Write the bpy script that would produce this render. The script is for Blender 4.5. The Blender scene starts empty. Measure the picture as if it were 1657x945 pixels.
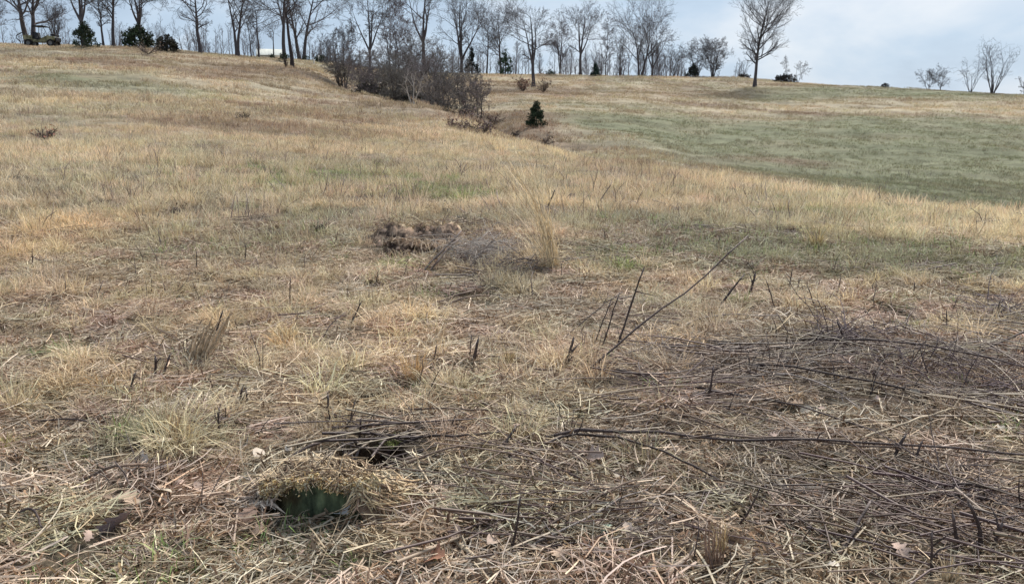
import bpy, math, random
import numpy as np
from mathutils import Vector, Matrix

# ------------------------------------------------------------------ camera, sky, sun, exposure
sc = bpy.context.scene
COL = sc.collection
CAM_H = 1.6
FPX = 1379.0                       # focal length in photograph pixels (1657 x 945)
PITCH = math.atan((472.5 - 190.0) / FPX)
cam_d = bpy.data.cameras.new("camera")
cam = bpy.data.objects.new("camera", cam_d); COL.objects.link(cam)
cam.location = (0, 0, CAM_H)
cam.rotation_euler = (math.radians(90) - PITCH, 0, 0)
cam_d.sensor_width = 36.0
cam_d.lens = 36.0 * FPX / 1657.0
cam_d.clip_start = 0.05
cam_d.clip_end = 6000
sc.camera = cam

SUN_EL, SUN_AZ = math.radians(42), math.radians(28)      # azimuth from +Y towards +X: front right
SUN_DIR = (math.sin(SUN_AZ) * math.cos(SUN_EL), math.cos(SUN_AZ) * math.cos(SUN_EL), math.sin(SUN_EL))

def N(nt, t, **kw):
    n = nt.nodes.new(t)
    for k, v in kw.items():
        if k == 'ins':
            for a, b in v.items(): n.inputs[a].default_value = b
        else: setattr(n, k, v)
    return n

world = bpy.data.worlds.new("World"); sc.world = world; world.use_nodes = True
nt = world.node_tree; nt.nodes.clear(); lk = nt.links.new
wo = N(nt, 'ShaderNodeOutputWorld'); bg = N(nt, 'ShaderNodeBackground')
sky = N(nt, 'ShaderNodeTexSky', sky_type='NISHITA', sun_disc=False, sun_elevation=SUN_EL, sun_rotation=SUN_AZ)
tc = N(nt, 'ShaderNodeTexCoord')
sep = N(nt, 'ShaderNodeSeparateXYZ'); lk(tc.outputs['Generated'], sep.inputs[0])
zc = N(nt, 'ShaderNodeMath', operation='MAXIMUM'); lk(sep.outputs['Z'], zc.inputs[0]); zc.inputs[1].default_value = 0.0
za = N(nt, 'ShaderNodeMath', operation='ADD'); lk(zc.outputs[0], za.inputs[0]); za.inputs[1].default_value = 0.42
dx = N(nt, 'ShaderNodeMath', operation='DIVIDE'); lk(sep.outputs['X'], dx.inputs[0]); lk(za.outputs[0], dx.inputs[1])
dy = N(nt, 'ShaderNodeMath', operation='DIVIDE'); lk(sep.outputs['Y'], dy.inputs[0]); lk(za.outputs[0], dy.inputs[1])
cb = N(nt, 'ShaderNodeCombineXYZ'); lk(dx.outputs[0], cb.inputs[0]); lk(dy.outputs[0], cb.inputs[1])
cl = N(nt, 'ShaderNodeTexNoise', noise_dimensions='3D', ins={'Scale': 1.5, 'Detail': 6.0, 'Roughness': 0.54, 'Distortion': 0.25})
cmap = N(nt, 'ShaderNodeMapping'); cmap.inputs['Location'].default_value = (16.9015, 3.2195, 11.1549)
lk(cb.outputs[0], cmap.inputs['Vector']); lk(cmap.outputs[0], cl.inputs['Vector'])
ramp = N(nt, 'ShaderNodeValToRGB'); lk(cl.outputs['Fac'], ramp.inputs[0])
cr = ramp.color_ramp; cr.elements[0].position = 0.38; cr.elements[0].color = (0.43, 0.55, 0.71, 1)
cr.elements[1].position = 0.67; cr.elements[1].color = (0.84, 0.90, 0.98, 1)
e = cr.elements.new(0.51); e.color = (0.56, 0.70, 0.87, 1)
# overcast: a cloud deck over the clear-sky light
sk = N(nt, 'ShaderNodeMix', data_type='RGBA', blend_type='MULTIPLY'); sk.inputs[0].default_value = 1.0
lk(sky.outputs[0], sk.inputs[6]); sk.inputs[7].default_value = (0.1, 0.1, 0.1, 1)
mx = N(nt, 'ShaderNodeMix', data_type='RGBA'); mx.inputs[0].default_value = 0.9
lk(sk.outputs[2], mx.inputs[6]); lk(ramp.outputs[0], mx.inputs[7])
lk(mx.outputs[2], bg.inputs['Color']); bg.inputs['Strength'].default_value = 0.66
lk(bg.outputs[0], wo.inputs['Surface'])

sun_d = bpy.data.lights.new("sun", 'SUN'); sun = bpy.data.objects.new("sun", sun_d); COL.objects.link(sun)
sun_d.energy = 4.6; sun_d.angle = math.radians(18); sun_d.color = (1.0, 0.95, 0.87)
sun.rotation_euler = Vector(SUN_DIR).to_track_quat('Z', 'Y').to_euler()
sun.location = (0, 0, 40)
sc.view_settings.view_transform = 'Standard'; sc.view_settings.look = 'None'
sc.view_settings.exposure = 0.58; sc.view_settings.gamma = 1.0; sc.view_settings.use_curve_mapping = False
sc.cycles.max_bounces = 4; sc.cycles.diffuse_bounces = 2; sc.cycles.glossy_bounces = 2
sc.cycles.transmission_bounces = 3; sc.cycles.caustics_reflective = False; sc.cycles.caustics_refractive = False
sc.cycles.use_denoising = True; sc.cycles.use_adaptive_sampling = True; sc.cycles.adaptive_threshold = 0.02

# ------------------------------------------------------------------ helpers
RNG = np.random.default_rng(7)
def lab(o, label=None, cat=None, group=None, kind=None):
    if label: o["label"] = label
    if cat: o["category"] = cat
    if group: o["group"] = group
    if kind: o["kind"] = kind
    return o
def link(o, parent=None):
    COL.objects.link(o)
    if parent is not None: o.parent = parent
    return o
def empty(name, loc, rz=0.0):
    o = bpy.data.objects.new(name, None); o.empty_display_size = 0.1
    o.location = loc; o.rotation_euler = (0, 0, rz); return link(o)

def fast_mesh(name, V, F, mat=None, smooth=False, attrs=None):
    """V (n,3), F (m,k) with k = 3 or 4, or a list of such arrays"""
    Fs = F if isinstance(F, list) else [F]
    me = bpy.data.meshes.new(name)
    V = np.asarray(V, np.float32); me.vertices.add(len(V)); me.vertices.foreach_set('co', V.ravel())
    tot = [np.full(len(f), f.shape[1], np.int32) for f in Fs]; tot = np.concatenate(tot)
    idx = np.concatenate([np.asarray(f, np.int32).ravel() for f in Fs])
    me.loops.add(len(idx)); me.loops.foreach_set('vertex_index', idx)
    me.polygons.add(len(tot))
    st = np.zeros(len(tot), np.int32); st[1:] = np.cumsum(tot)[:-1]
    me.polygons.foreach_set('loop_start', st); me.polygons.foreach_set('loop_total', tot)
    if smooth: me.polygons.foreach_set('use_smooth', np.ones(len(tot), bool))
    me.update(calc_edges=True)
    for k, a in (attrs or {}).items():
        a = np.asarray(a, np.float32)
        if a.ndim == 2 and a.shape[1] == 3: a = np.concatenate([a, np.ones((len(a), 1), np.float32)], 1)
        if a.ndim == 2:
            at = me.attributes.new(k, 'FLOAT_COLOR', 'POINT'); at.data.foreach_set('color', a.ravel())
        else:
            at = me.attributes.new(k, 'FLOAT', 'POINT'); at.data.foreach_set('value', a)
    if mat: me.materials.append(mat)
    return me

class Geo:
    """collects vertices, faces and a per-vertex colour"""
    def __init__(s): s.V, s.F3, s.F4, s.C, s.n = [], [], [], [], 0
    def add(s, V, F, col=(1, 1, 1)):
        V = np.asarray(V, float).reshape(-1, 3); F = np.asarray(F, int)
        (s.F4 if F.shape[1] == 4 else s.F3).append(F + s.n)
        c = np.asarray(col, float)
        s.C.append(np.broadcast_to(c, (len(V), 3)) if c.ndim == 1 else c)
        s.V.append(V); s.n += len(V)
    def tubes(s, P, R, S=5, col=(1, 1, 1), cap=True):
        P = np.asarray(P, float); n, K, _ = P.shape
        R = np.broadcast_to(np.asarray(R, float), (n, K))
        T = np.gradient(P, axis=1); T /= np.linalg.norm(T, axis=2, keepdims=True) + 1e-9
        mean = T.mean(1); mean /= np.linalg.norm(mean, axis=1, keepdims=True) + 1e-9
        ref = np.where(np.abs(mean[:, 2:3]) < 0.8, [[0., 0., 1.]], [[1., 0., 0.]])[:, None, :]
        A = np.cross(T, np.broadcast_to(ref, T.shape)); A /= np.linalg.norm(A, axis=2, keepdims=True) + 1e-9
        B = np.cross(T, A)
        th = np.arange(S) * 2 * np.pi / S
        V = P[:, :, None, :] + R[:, :, None, None] * (A[:, :, None, :] * np.cos(th)[None, None, :, None] + B[:, :, None, :] * np.sin(th)[None, None, :, None])
        i = np.arange(n)[:, None, None] * K * S; k = np.arange(K - 1)[None, :, None] * S; j = np.arange(S)[None, None, :]; j2 = (j + 1) % S
        F = np.stack([i + k + j, i + k + j2, i + k + S + j2, i + k + S + j], -1).reshape(-1, 4)
        c = np.asarray(col, float)
        if c.ndim == 2: c = np.repeat(c, K * S, axis=0)
        base = s.n
        s.add(V.reshape(-1, 3), F, c)
        if cap and S == 4:
            q = np.arange(n)[:, None] * K * S + (K - 1) * S + np.arange(S)[None, :]; s.F4.append(q + base)
        elif cap and S > 4:
            q0 = np.arange(n)[:, None] * K * S + (K - 1) * S
            f = np.concatenate([np.stack([q0[:, 0], q0[:, 0] + a, q0[:, 0] + a + 1], -1) for a in range(1, S - 1)]); s.F3.append(f + base)
    def ribbons(s, P, W, side, col=(1, 1, 1)):
        P = np.asarray(P, float); n, K, _ = P.shape
        W = np.broadcast_to(np.asarray(W, float), (n, K))
        sd = np.asarray(side, float)
        if sd.ndim == 2: sd = sd[:, None, :]
        sd = np.broadcast_to(sd, P.shape)
        V = np.stack([P - sd * W[:, :, None] / 2, P + sd * W[:, :, None] / 2], 2)
        i = np.arange(n)[:, None] * K * 2; k = np.arange(K - 1)[None, :] * 2
        F = np.stack([i + k, i + k + 1, i + k + 3, i + k + 2], -1).reshape(-1, 4)
        c = np.asarray(col, float)
        if c.ndim == 2: c = np.repeat(c, K * 2, axis=0)
        s.add(V.reshape(-1, 3), F, c)
    def mesh(s, name, mat=None, smooth=False):
        V = np.concatenate(s.V); Fs = []
        if s.F4: Fs.append(np.concatenate(s.F4))
        if s.F3: Fs.append(np.concatenate(s.F3))
        return fast_mesh(name, V, Fs, mat, smooth, {'scol': np.concatenate(s.C)})
    def obj(s, name, mat=None, parent=None, smooth=False, loc=None):
        o = bpy.data.objects.new(name, s.mesh(name, mat, smooth))
        if loc is not None: o.location = loc
        return link(o, parent)

# value noise
def _hash(ix, iy, seed):
    h = (ix.astype(np.int64) * 374761393 + iy.astype(np.int64) * 668265263 + seed * 1274126177) & 0xffffffff
    h = ((h ^ (h >> 13)) * 1274126177) & 0xffffffff
    return ((h ^ (h >> 16)) & 0xffff) / 65535.0
def vnoise(x, y, seed=0):
    x = np.asarray(x, float); y = np.asarray(y, float)
    ix = np.floor(x); iy = np.floor(y); fx = x - ix; fy = y - iy
    fx = fx * fx * (3 - 2 * fx); fy = fy * fy * (3 - 2 * fy)
    a = _hash(ix, iy, seed); b = _hash(ix + 1, iy, seed); c = _hash(ix, iy + 1, seed); d = _hash(ix + 1, iy + 1, seed)
    return (a * (1 - fx) + b * fx) * (1 - fy) + (c * (1 - fx) + d * fx) * fy
def fbm(x, y, seed=0, oct=4):
    v = 0; a = 0.5
    for o in range(oct):
        v = v + a * vnoise(x * 2**o, y * 2**o, seed + o * 17); a *= 0.5
    return v / (1 - 0.5**oct)
def sstep(a, b, x):
    t = np.clip((x - a) / (b - a), 0, 1); return t * t * (3 - 2 * t)

# projection in photograph pixels (used only to survey where things stand)
CP, SP = math.cos(PITCH), math.sin(PITCH)
def proj(x, y, z):
    zz = z - CAM_H; d = y * CP - zz * SP
    return 828.5 + FPX * x / d, 472.5 - FPX * (y * SP + zz * CP) / d
def ray(px, py):
    v = (472.5 - py) / FPX; u = (px - 828.5) / FPX
    return np.array([u, CP + v * SP, -SP + v * CP])

# ------------------------------------------------------------------ terrain survey: forward distance (m) and picture height
COLS = {
    -150: [(15, 300), (27, 216), (45, 146), (70, 90), (92, 66), (115, 62), (180, 75), (400, 120)],
    0:    [(15, 304), (27, 220), (45, 153), (70, 97), (90, 76), (110, 73), (180, 85), (400, 130)],
    200:  [(15, 306), (27, 226), (45, 160), (70, 104), (92, 80), (112, 80), (180, 95), (400, 135)],
    400:  [(15, 312), (27, 238), (45, 176), (70, 124), (95, 95), (112, 94), (190, 106), (400, 140)],
    500:  [(15, 314), (27, 244), (45, 186), (65, 146), (82, 118), (108, 100), (125, 99), (200, 108), (400, 140)],
    600:  [(15, 315), (27, 250), (45, 196), (58, 166), (66, 158), (74, 166), (88, 152), (110, 122), (128, 112), (200, 120), (400, 145)],
    700:  [(15, 316), (27, 256), (42, 207), (54, 180), (59, 175), (67, 208), (82, 176), (105, 136), (130, 120), (200, 128), (400, 150)],
    780:  [(15, 317), (27, 262), (38, 224), (47, 204), (52, 200), (59, 240), (74, 190), (100, 150), (132, 122), (200, 130), (400, 150)],
    860:  [(15, 318), (27, 266), (34, 242), (39, 233), (46, 262), (54, 232), (62, 205), (85, 168), (110, 141), (132, 122), (200, 132), (400, 150)],
    1000: [(15, 320), (22, 282), (28, 262), (34, 288), (44, 258), (60, 216), (80, 180), (105, 148), (133, 125), (200, 135), (400, 152)],
    1150: [(13, 345), (18, 306), (22.5, 288), (27, 292), (35, 293), (45, 272), (60, 236), (80, 194), (110, 150), (138, 126), (200, 138), (400, 155)],
    1400: [(11, 380), (14, 341), (17.5, 317), (20, 325), (27, 352), (35, 334), (45, 294), (60, 246), (80, 200), (105, 160), (122, 142), (180, 160), (400, 170)],
    1657: [(9.5, 410), (11.5, 373), (13.6, 353), (16, 370), (24, 400), (33, 372), (45, 309), (60, 254), (80, 202), (98, 170), (110, 155), (170, 180), (400, 185)],
    1850: [(9.5, 410), (11.5, 376), (13.6, 362), (16, 385), (24, 420), (33, 390), (45, 320), (60, 262), (80, 210), (98, 180), (108, 166), (170, 190), (400, 195)],
}
def pchip(xk, yk, x):
    xk = np.asarray(xk, float); yk = np.asarray(yk, float); h = np.diff(xk); d = np.diff(yk) / h
    m = np.zeros(len(xk)); m[0] = d[0]; m[-1] = d[-1]
    for i in range(1, len(xk) - 1):
        if d[i-1] * d[i] > 0:
            w1 = 2*h[i] + h[i-1]; w2 = h[i] + 2*h[i-1]; m[i] = (w1 + w2) / (w1/d[i-1] + w2/d[i])
    i = np.clip(np.searchsorted(xk, x) - 1, 0, len(xk) - 2); t = np.clip((x - xk[i]) / h[i], 0, 1)
    return ((1+2*t)*(1-t)**2*yk[i] + t*(1-t)**2*h[i]*m[i] + t*t*(3-2*t)*yk[i+1] + t*t*(t-1)*h[i]*m[i+1])
LY = np.linspace(math.log(2.0), math.log(420.0), 420)
def _build_table():
    az_k, rows = [], []
    for px, pts in COLS.items():
        t = (px - 828.5) / FPX * CP
        ys = [2.0, 4.0, 6.5]; zs = [0.0, 0.0, 0.0]
        for y, py in pts:
            r = ray(px, py); ys.append(y); zs.append(CAM_H + y * r[2] / r[1])
        rows.append(pchip(np.log(ys), zs, LY)); az_k.append(math.atan(t))
    A = np.linspace(az_k[0], az_k[-1], 180); rows = np.array(rows)
    T = np.stack([pchip(az_k, rows[:, j], A) for j in range(len(LY))], 1)
    # soften across azimuth a little
    k = np.array([1, 3, 4, 3, 1]) / 12.0
    Tp = np.pad(T, ((2, 2), (0, 0)), 'edge'); T = sum(k[i] * Tp[i:i + len(A)] for i in range(5))
    return A, T
TA, TT = _build_table()
HOLES = []          # (x, y, rx, ry, depth) burrows dug in the ground
def height(x, y, micro=True):
    x = np.asarray(x, float); y = np.asarray(y, float)
    r = np.hypot(x, y) + 1e-6; az = np.arctan2(x, y)
    azc = np.clip(az, TA[0], TA[-1]); yy = r * np.cos(azc)
    fa = np.clip((azc - TA[0]) / (TA[-1] - TA[0]) * (len(TA) - 1), 0, len(TA) - 1.001)
    fl = np.clip((np.log(np.maximum(yy, 2.0)) - LY[0]) / (LY[-1] - LY[0]) * (len(LY) - 1), 0, len(LY) - 1.001)
    i = fa.astype(int); j = fl.astype(int); u = fa - i; v = fl - j
    z = (TT[i, j]*(1-u) + TT[i+1, j]*u)*(1-v) + (TT[i, j+1]*(1-u) + TT[i+1, j+1]*u)*v
    w = sstep(math.radians(45), math.radians(115), np.abs(az))
    z = z * (1 - w) + w * (-0.03 * np.minimum(r, 400))
    z = z - sstep(420, 2500, r) * 25
    if micro:
        near = 1 - sstep(25, 60, r)
        z = z + (fbm(x * 1.7, y * 1.7, 3, 4) - 0.5) * 0.13 * near * sstep(1.0, 3.0, r)
        z = z + (fbm(x * 0.5 + 9, y * 0.35 + 2, 19, 3) - 0.5) * 0.34 * sstep(14, 30, r) * (1 - sstep(90, 150, r))
        z = z + (fbm(x * 0.16 + 5, y * 0.3, 9, 3) - 0.5) * (0.10 + 0.5 * sstep(12, 70, r)) * (1 - sstep(300, 500, r))
        for hx, hy, rx, ry, dp in HOLES:
            d = np.sqrt(((x - hx) / rx)**2 + ((y - hy) / ry)**2)
            z = z - dp * (1 - sstep(0.55, 1.0, d))
    return z
def G(px, py, micro=True, ymax=190.0):
    """ground point seen at a picture position; on a miss the crest of that bearing"""
    r = ray(px, py); ys = np.geomspace(1.2, ymax, 900)
    X = r[0] / r[1] * ys; Z = CAM_H + r[2] / r[1] * ys
    H = height(X, ys, micro); hit = np.nonzero(H > Z)[0]
    if len(hit) == 0:
        ppy = proj(X, ys, H)[1]; k = np.argmin(np.where(ys > 20, ppy, 1e9)); y = ys[k]
    else:
        k = hit[0]; a, b = ys[max(k-1, 0)], ys[k]
        for _ in range(25):
            m = (a + b) / 2
            if height(r[0]/r[1]*m, m, micro) > CAM_H + r[2]/r[1]*m: b = m
            else: a = m
        y = b
    x = r[0] / r[1] * y
    return np.array([x, y, float(height(x, y, micro))])
_h = G(594, 726, False); HOLES.append((_h[0], _h[1], 0.19, 0.25, 0.45)); HOLE1 = _h
_h = G(672, 402, False); HOLES.append((_h[0], _h[1] - 0.1, 0.62, 0.55, 0.20)); HOLE2 = _h

# ------------------------------------------------------------------ what grows where (patches of ground, in metres)
class Patch:
    def __init__(s, px, py, wx, wy, w=1.0):
        c = G(px, py, False); s.c = c; s.w = w
        s.rx = max(wx * c[1] / FPX, 0.1)
        a = G(px, py - wy, False)[1]; b = G(px, min(py + wy, 940), False)[1]
        s.ry = max(abs(a - b) / 2, 0.1)
    def __call__(s, x, y):
        return s.w * np.exp(-(((x - s.c[0]) / s.rx)**2 + ((y - s.c[1]) / s.ry)**2))
def psum(ps, x, y):
    v = 0
    for p in ps: v = v + p(x, y)
    return np.clip(v, 0, 1)
P_green = [Patch(*a) for a in [(1480, 255, 360, 45, 1.8), (1250, 250, 190, 34, 1.2), (1640, 300, 220, 50, 1.8), (1450, 152, 260, 10, 1.1), (1600, 215, 260, 24, 1.5), (1080, 208, 190, 13, 1.2), (1330, 225, 220, 18, 1.0), (1250, 160, 140, 8, .6),
    (110, 125, 130, 12, .7), (240, 140, 140, 10, .6), (990, 172, 130, 8, .55), (560, 285, 160, 16, .5), (745, 312, 45, 10, .9), (645, 425, 60, 16, .7), (1010, 425, 55, 18, .8),
    (1330, 420, 210, 36, .75), (1560, 430, 120, 30, .6), (1150, 380, 130, 26, .4), (330, 400, 110, 22, .4), (90, 560, 36, 12, .9), (205, 692, 42, 17, 1.0), (240, 905, 300, 45, .55), (560, 925, 90, 22, .8), (620, 715, 28, 12, .8), (1400, 355, 200, 22, .35), (640, 500, 40, 14, .5), (820, 640, 60, 16, .45), (1400, 690, 70, 14, .4), (470, 380, 90, 20, .4)]]
P_tan = [Patch(*a) for a in [(1270, 183, 150, 7, .6), (1500, 182, 160, 5, .55), (760, 207, 120, 7, 1.1), (900, 246, 120, 8, .9), (690, 205, 130, 20, .9), (1450, 340, 260, 16, .9), (110, 255, 220, 45, .7), (420, 290, 200, 30, .5), (640, 250, 260, 20, .5), (1000, 190, 150, 10, .5), (60, 170, 150, 14, .5), (480, 165, 150, 16, .7), (640, 495, 120, 26, .7), (930, 300, 260, 18, .4)]]
P_orange = [Patch(*a) for a in [(50, 385, 90, 60, 1.0), (140, 612, 90, 22, .9), (690, 535, 70, 35, .8), (460, 545, 40, 22, .9), (300, 520, 160, 40, .5), (200, 480, 240, 50, .5)]]
P_cane = [Patch(*a) for a in [(1430, 600, 250, 45, 1.1), (1560, 660, 190, 45, 1.0), (1220, 590, 180, 26, .7), (1330, 750, 220, 28, .75), (1500, 840, 280, 60, .85), (1150, 860, 220, 50, .5), (1100, 640, 180, 40, .5), (1560, 500, 130, 16, .5), (775, 485, 70, 12, .8), (800, 405, 70, 30, .8), (1050, 560, 120, 20, .5), (980, 720, 150, 26, .4), (700, 700, 160, 24, .3)]]
P_brown = [Patch(*a) for a in [(470, 118, 110, 10, .8), (640, 172, 160, 9, .8), (820, 150, 90, 14, .7), (1000, 262, 60, 8, .5), (1280, 262, 110, 5, .9), (1180, 262, 60, 6, .6), (1360, 187, 60, 4, 1.0), (1180, 150, 140, 6, .6), (1000, 150, 160, 6, .6), (1150, 172, 90, 4, .6), (230, 105, 90, 6, .7), (400, 125, 90, 5, .7),
    (830, 220, 80, 8, 1.0), (930, 238, 70, 6, .9), (60, 455, 60, 14, .6), (300, 840, 120, 26, .5), (120, 700, 120, 20, .35), (420, 425, 60, 10, .5), (200, 372, 60, 8, .5)]]
C_straw = np.array([.53, .435, .305]); C_tan = np.array([.66, .555, .385]); C_orange = np.array([.58, .435, .265]); C_green = np.array([.225, .238, .145])
C_olive = np.array([.36, .335, .25]); C_cane = np.array([.17, .122, .105]); C_brown = np.array([.25, .175, .125]); C_soil = np.array([.075, .048, .032])
def zones(x, y):
    r = np.hypot(x, y)
    s = 0.06 * r + 0.12
    wx = x + (fbm(x / (s * 2), y / (s * 2), 21, 3) - .5) * s * 2.2
    wy = y + (fbm(x / (s * 2), y / (s * 2), 31, 3) - .5) * s * 2.2
    n1 = fbm(x * .35 / (1 + r * .01), y * .8 / (1 + r * .02), 41, 4)
    gs = psum(P_green, wx, wy); g = np.clip(gs * (0.6 + 0.8 * n1), 0, 1)
    ta = np.clip(psum(P_tan, wx, wy) * (0.5 + n1), 0, 1)
    orr = np.clip(psum(P_orange, wx, wy) * (0.5 + n1), 0, 1)
    ca = np.clip(psum(P_cane, wx, wy) * (0.6 + .8 * n1), 0, 1)
    br = np.clip(psum(P_brown, wx, wy) * (0.5 + n1), 0, 1)
    st = np.clip((fbm(x * .10 + 3, y * .55 + x * .05, 65, 4) - .545) * 6.0, 0, .85) * sstep(22, 45, r) * (1 - .75 * gs)
    br = np.clip(br + st, 0, 1)
    ol = np.clip((fbm(x * .22 / (1 + r * .012), y * .6 / (1 + r * .012), 55, 3) - .44) * 4.0, 0, .8)
    return dict(green=g, tan=ta, orange=orr, cane=ca, brown=br, olive=ol)
def zone_colour(x, y):
    z = zones(x, y); c = np.broadcast_to(C_straw, np.shape(x) + (3,)).copy()
    for k, cc, w in (('olive', C_olive, .75), ('tan', C_tan, 1.), ('orange', C_orange, .8), ('green', C_green, .92), ('brown', C_brown, .75), ('cane', C_cane, .75)):
        m = (z[k] * w)[..., None]; c = c * (1 - m) + cc * m
    return c * .93 + c.mean(-1, keepdims=True) * .07, z

# ------------------------------------------------------------------ materials
def new_mat(name):
    m = bpy.data.materials.new(name); m.use_nodes = True; t = m.node_tree; t.nodes.clear()
    o = N(t, 'ShaderNodeOutputMaterial'); b = N(t, 'ShaderNodeBsdfPrincipled'); t.links.new(b.outputs[0], o.inputs[0])
    return m, t, b, o
def mat_noise(name, c1, c2, scale=8.0, rough=.85, bump=.3, bscale=None, stretch=(1, 1, 1), spec=.2, attr=None, detail=6, coord='Object'):
    m, t, b, o = new_mat(name); L = t.links.new
    tcn = N(t, 'ShaderNodeTexCoord'); mp = N(t, 'ShaderNodeMapping'); mp.inputs['Scale'].default_value = stretch
    L(tcn.outputs[coord], mp.inputs[0])
    n = N(t, 'ShaderNodeTexNoise', ins={'Scale': scale, 'Detail': detail, 'Roughness': .65}); L(mp.outputs[0], n.inputs['Vector'])
    r = N(t, 'ShaderNodeValToRGB'); L(n.outputs['Fac'], r.inputs[0])
    r.color_ramp.elements[0].position = .33; r.color_ramp.elements[0].color = (*c1, 1)
    r.color_ramp.elements[1].position = .68; r.color_ramp.elements[1].color = (*c2, 1)
    out = r.outputs[0]
    if attr:
        a = N(t, 'ShaderNodeAttribute', attribute_name=attr); mm = N(t, 'ShaderNodeMix', data_type='RGBA', blend_type='MULTIPLY'); mm.inputs[0].default_value = 1
        L(out, mm.inputs[6]); L(a.outputs['Color'], mm.inputs[7]); out = mm.outputs[2]
    L(out, b.inputs['Base Color']); b.inputs['Roughness'].default_value = rough; b.inputs['Specular IOR Level'].default_value = spec
    n2 = N(t, 'ShaderNodeTexNoise', ins={'Scale': bscale or scale * 2.5, 'Detail': 5}); L(mp.outputs[0], n2.inputs['Vector'])
    bp = N(t, 'ShaderNodeBump', ins={'Strength': bump, 'Distance': .02}); L(n2.outputs['Fac'], bp.inputs['Height']); L(bp.outputs[0], b.inputs['Normal'])
    return m
def mat_grass(name, trans=.2, rough=.7, spec=.15, instanced=True):
    m, t, b, o = new_mat(name); L = t.links.new
    a = N(t, 'ShaderNodeAttribute', attribute_name='scol'); out = a.outputs['Color']
    if instanced:
        i = N(t, 'ShaderNodeAttribute', attribute_name='icol', attribute_type='INSTANCER')
        mm = N(t, 'ShaderNodeMix', data_type='RGBA', blend_type='MULTIPLY'); mm.inputs[0].default_value = 1
        L(out, mm.inputs[6]); L(i.outputs['Color'], mm.inputs[7]); out = mm.outputs[2]
    else:
        tcn = N(t, 'ShaderNodeTexCoord'); n = N(t, 'ShaderNodeTexNoise', ins={'Scale': 25., 'Detail': 5}); L(tcn.outputs['Object'], n.inputs['Vector'])
        mr = N(t, 'ShaderNodeMapRange', ins={'From Min': .3, 'From Max': .7, 'To Min': .6, 'To Max': 1.25}); L(n.outputs['Fac'], mr.inputs[0])
        mm = N(t, 'ShaderNodeMix', data_type='RGBA', blend_type='MULTIPLY'); mm.inputs[0].default_value = 1
        L(out, mm.inputs[6]); L(mr.outputs[0], mm.inputs[7]); out = mm.outputs[2]
    L(out, b.inputs['Base Color']); b.inputs['Roughness'].default_value = rough; b.inputs['Specular IOR Level'].default_value = spec
    if trans:
        tr = N(t, 'ShaderNodeBsdfTranslucent'); L(out, tr.inputs['Color']); ms = N(t, 'ShaderNodeMixShader'); ms.inputs[0].default_value = trans
        L(b.outputs[0], ms.inputs[1]); L(tr.outputs[0], ms.inputs[2]); L(ms.outputs[0], o.inputs[0])
    return m
M_grass = mat_grass('dry_grass'); M_canes = mat_grass('dead_cane', trans=0, rough=.6, spec=.3)
M_solo = mat_grass('dry_stalk', trans=.1, instanced=False)
M_stick = mat_noise('stick_bark', (.6, .6, .6), (1.25, 1.25, 1.25), 60, .7, .4, stretch=(1, 1, 1), attr='scol', spec=.25)
M_bark = mat_noise('tree_bark', (.7, .7, .7), (1.2, 1.2, 1.2), 2.5, .9, .4, attr='scol')

# ------------------------------------------------------------------ ground sheet
m, t, b, o = new_mat('field_ground'); L = t.links.new
ga = N(t, 'ShaderNodeAttribute', attribute_name='gcol'); geo = N(t, 'ShaderNodeNewGeometry')
mp1 = N(t, 'ShaderNodeMapping'); mp1.inputs['Scale'].default_value = (.8, 2.0, 1.0); L(geo.outputs['Position'], mp1.inputs[0])
n1 = N(t, 'ShaderNodeTexNoise', ins={'Scale': .55, 'Detail': 9, 'Roughness': .72}); L(mp1.outputs[0], n1.inputs['Vector'])
r1 = N(t, 'ShaderNodeMapRange', ins={'From Min': .3, 'From Max': .7, 'To Min': .55, 'To Max': 1.3}); L(n1.outputs['Fac'], r1.inputs[0])
n2 = N(t, 'ShaderNodeTexNoise', ins={'Scale': 14., 'Detail': 6, 'Roughness': .7}); L(geo.outputs['Position'], n2.inputs['Vector'])
r2 = N(t, 'ShaderNodeMapRange', ins={'From Min': .3, 'From Max': .72, 'To Min': .6, 'To Max': 1.12}); L(n2.outputs['Fac'], r2.inputs[0])
mu = N(t, 'ShaderNodeMath', operation='MULTIPLY'); L(r1.outputs[0], mu.inputs[0]); L(r2.outputs[0], mu.inputs[1])
mm = N(t, 'ShaderNodeMix', data_type='RGBA', blend_type='MULTIPLY'); mm.inputs[0].default_value = 1
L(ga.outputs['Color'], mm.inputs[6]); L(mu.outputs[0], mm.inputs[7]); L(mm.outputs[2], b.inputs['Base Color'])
b.inputs['Roughness'].default_value = .95; b.inputs['Specular IOR Level'].default_value = .05
bp = N(t, 'ShaderNodeBump', ins={'Strength': .8, 'Distance': .05}); L(n2.outputs['Fac'], bp.inputs['Height']); L(bp.outputs[0], b.inputs['Normal'])
M_ground = m

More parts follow.
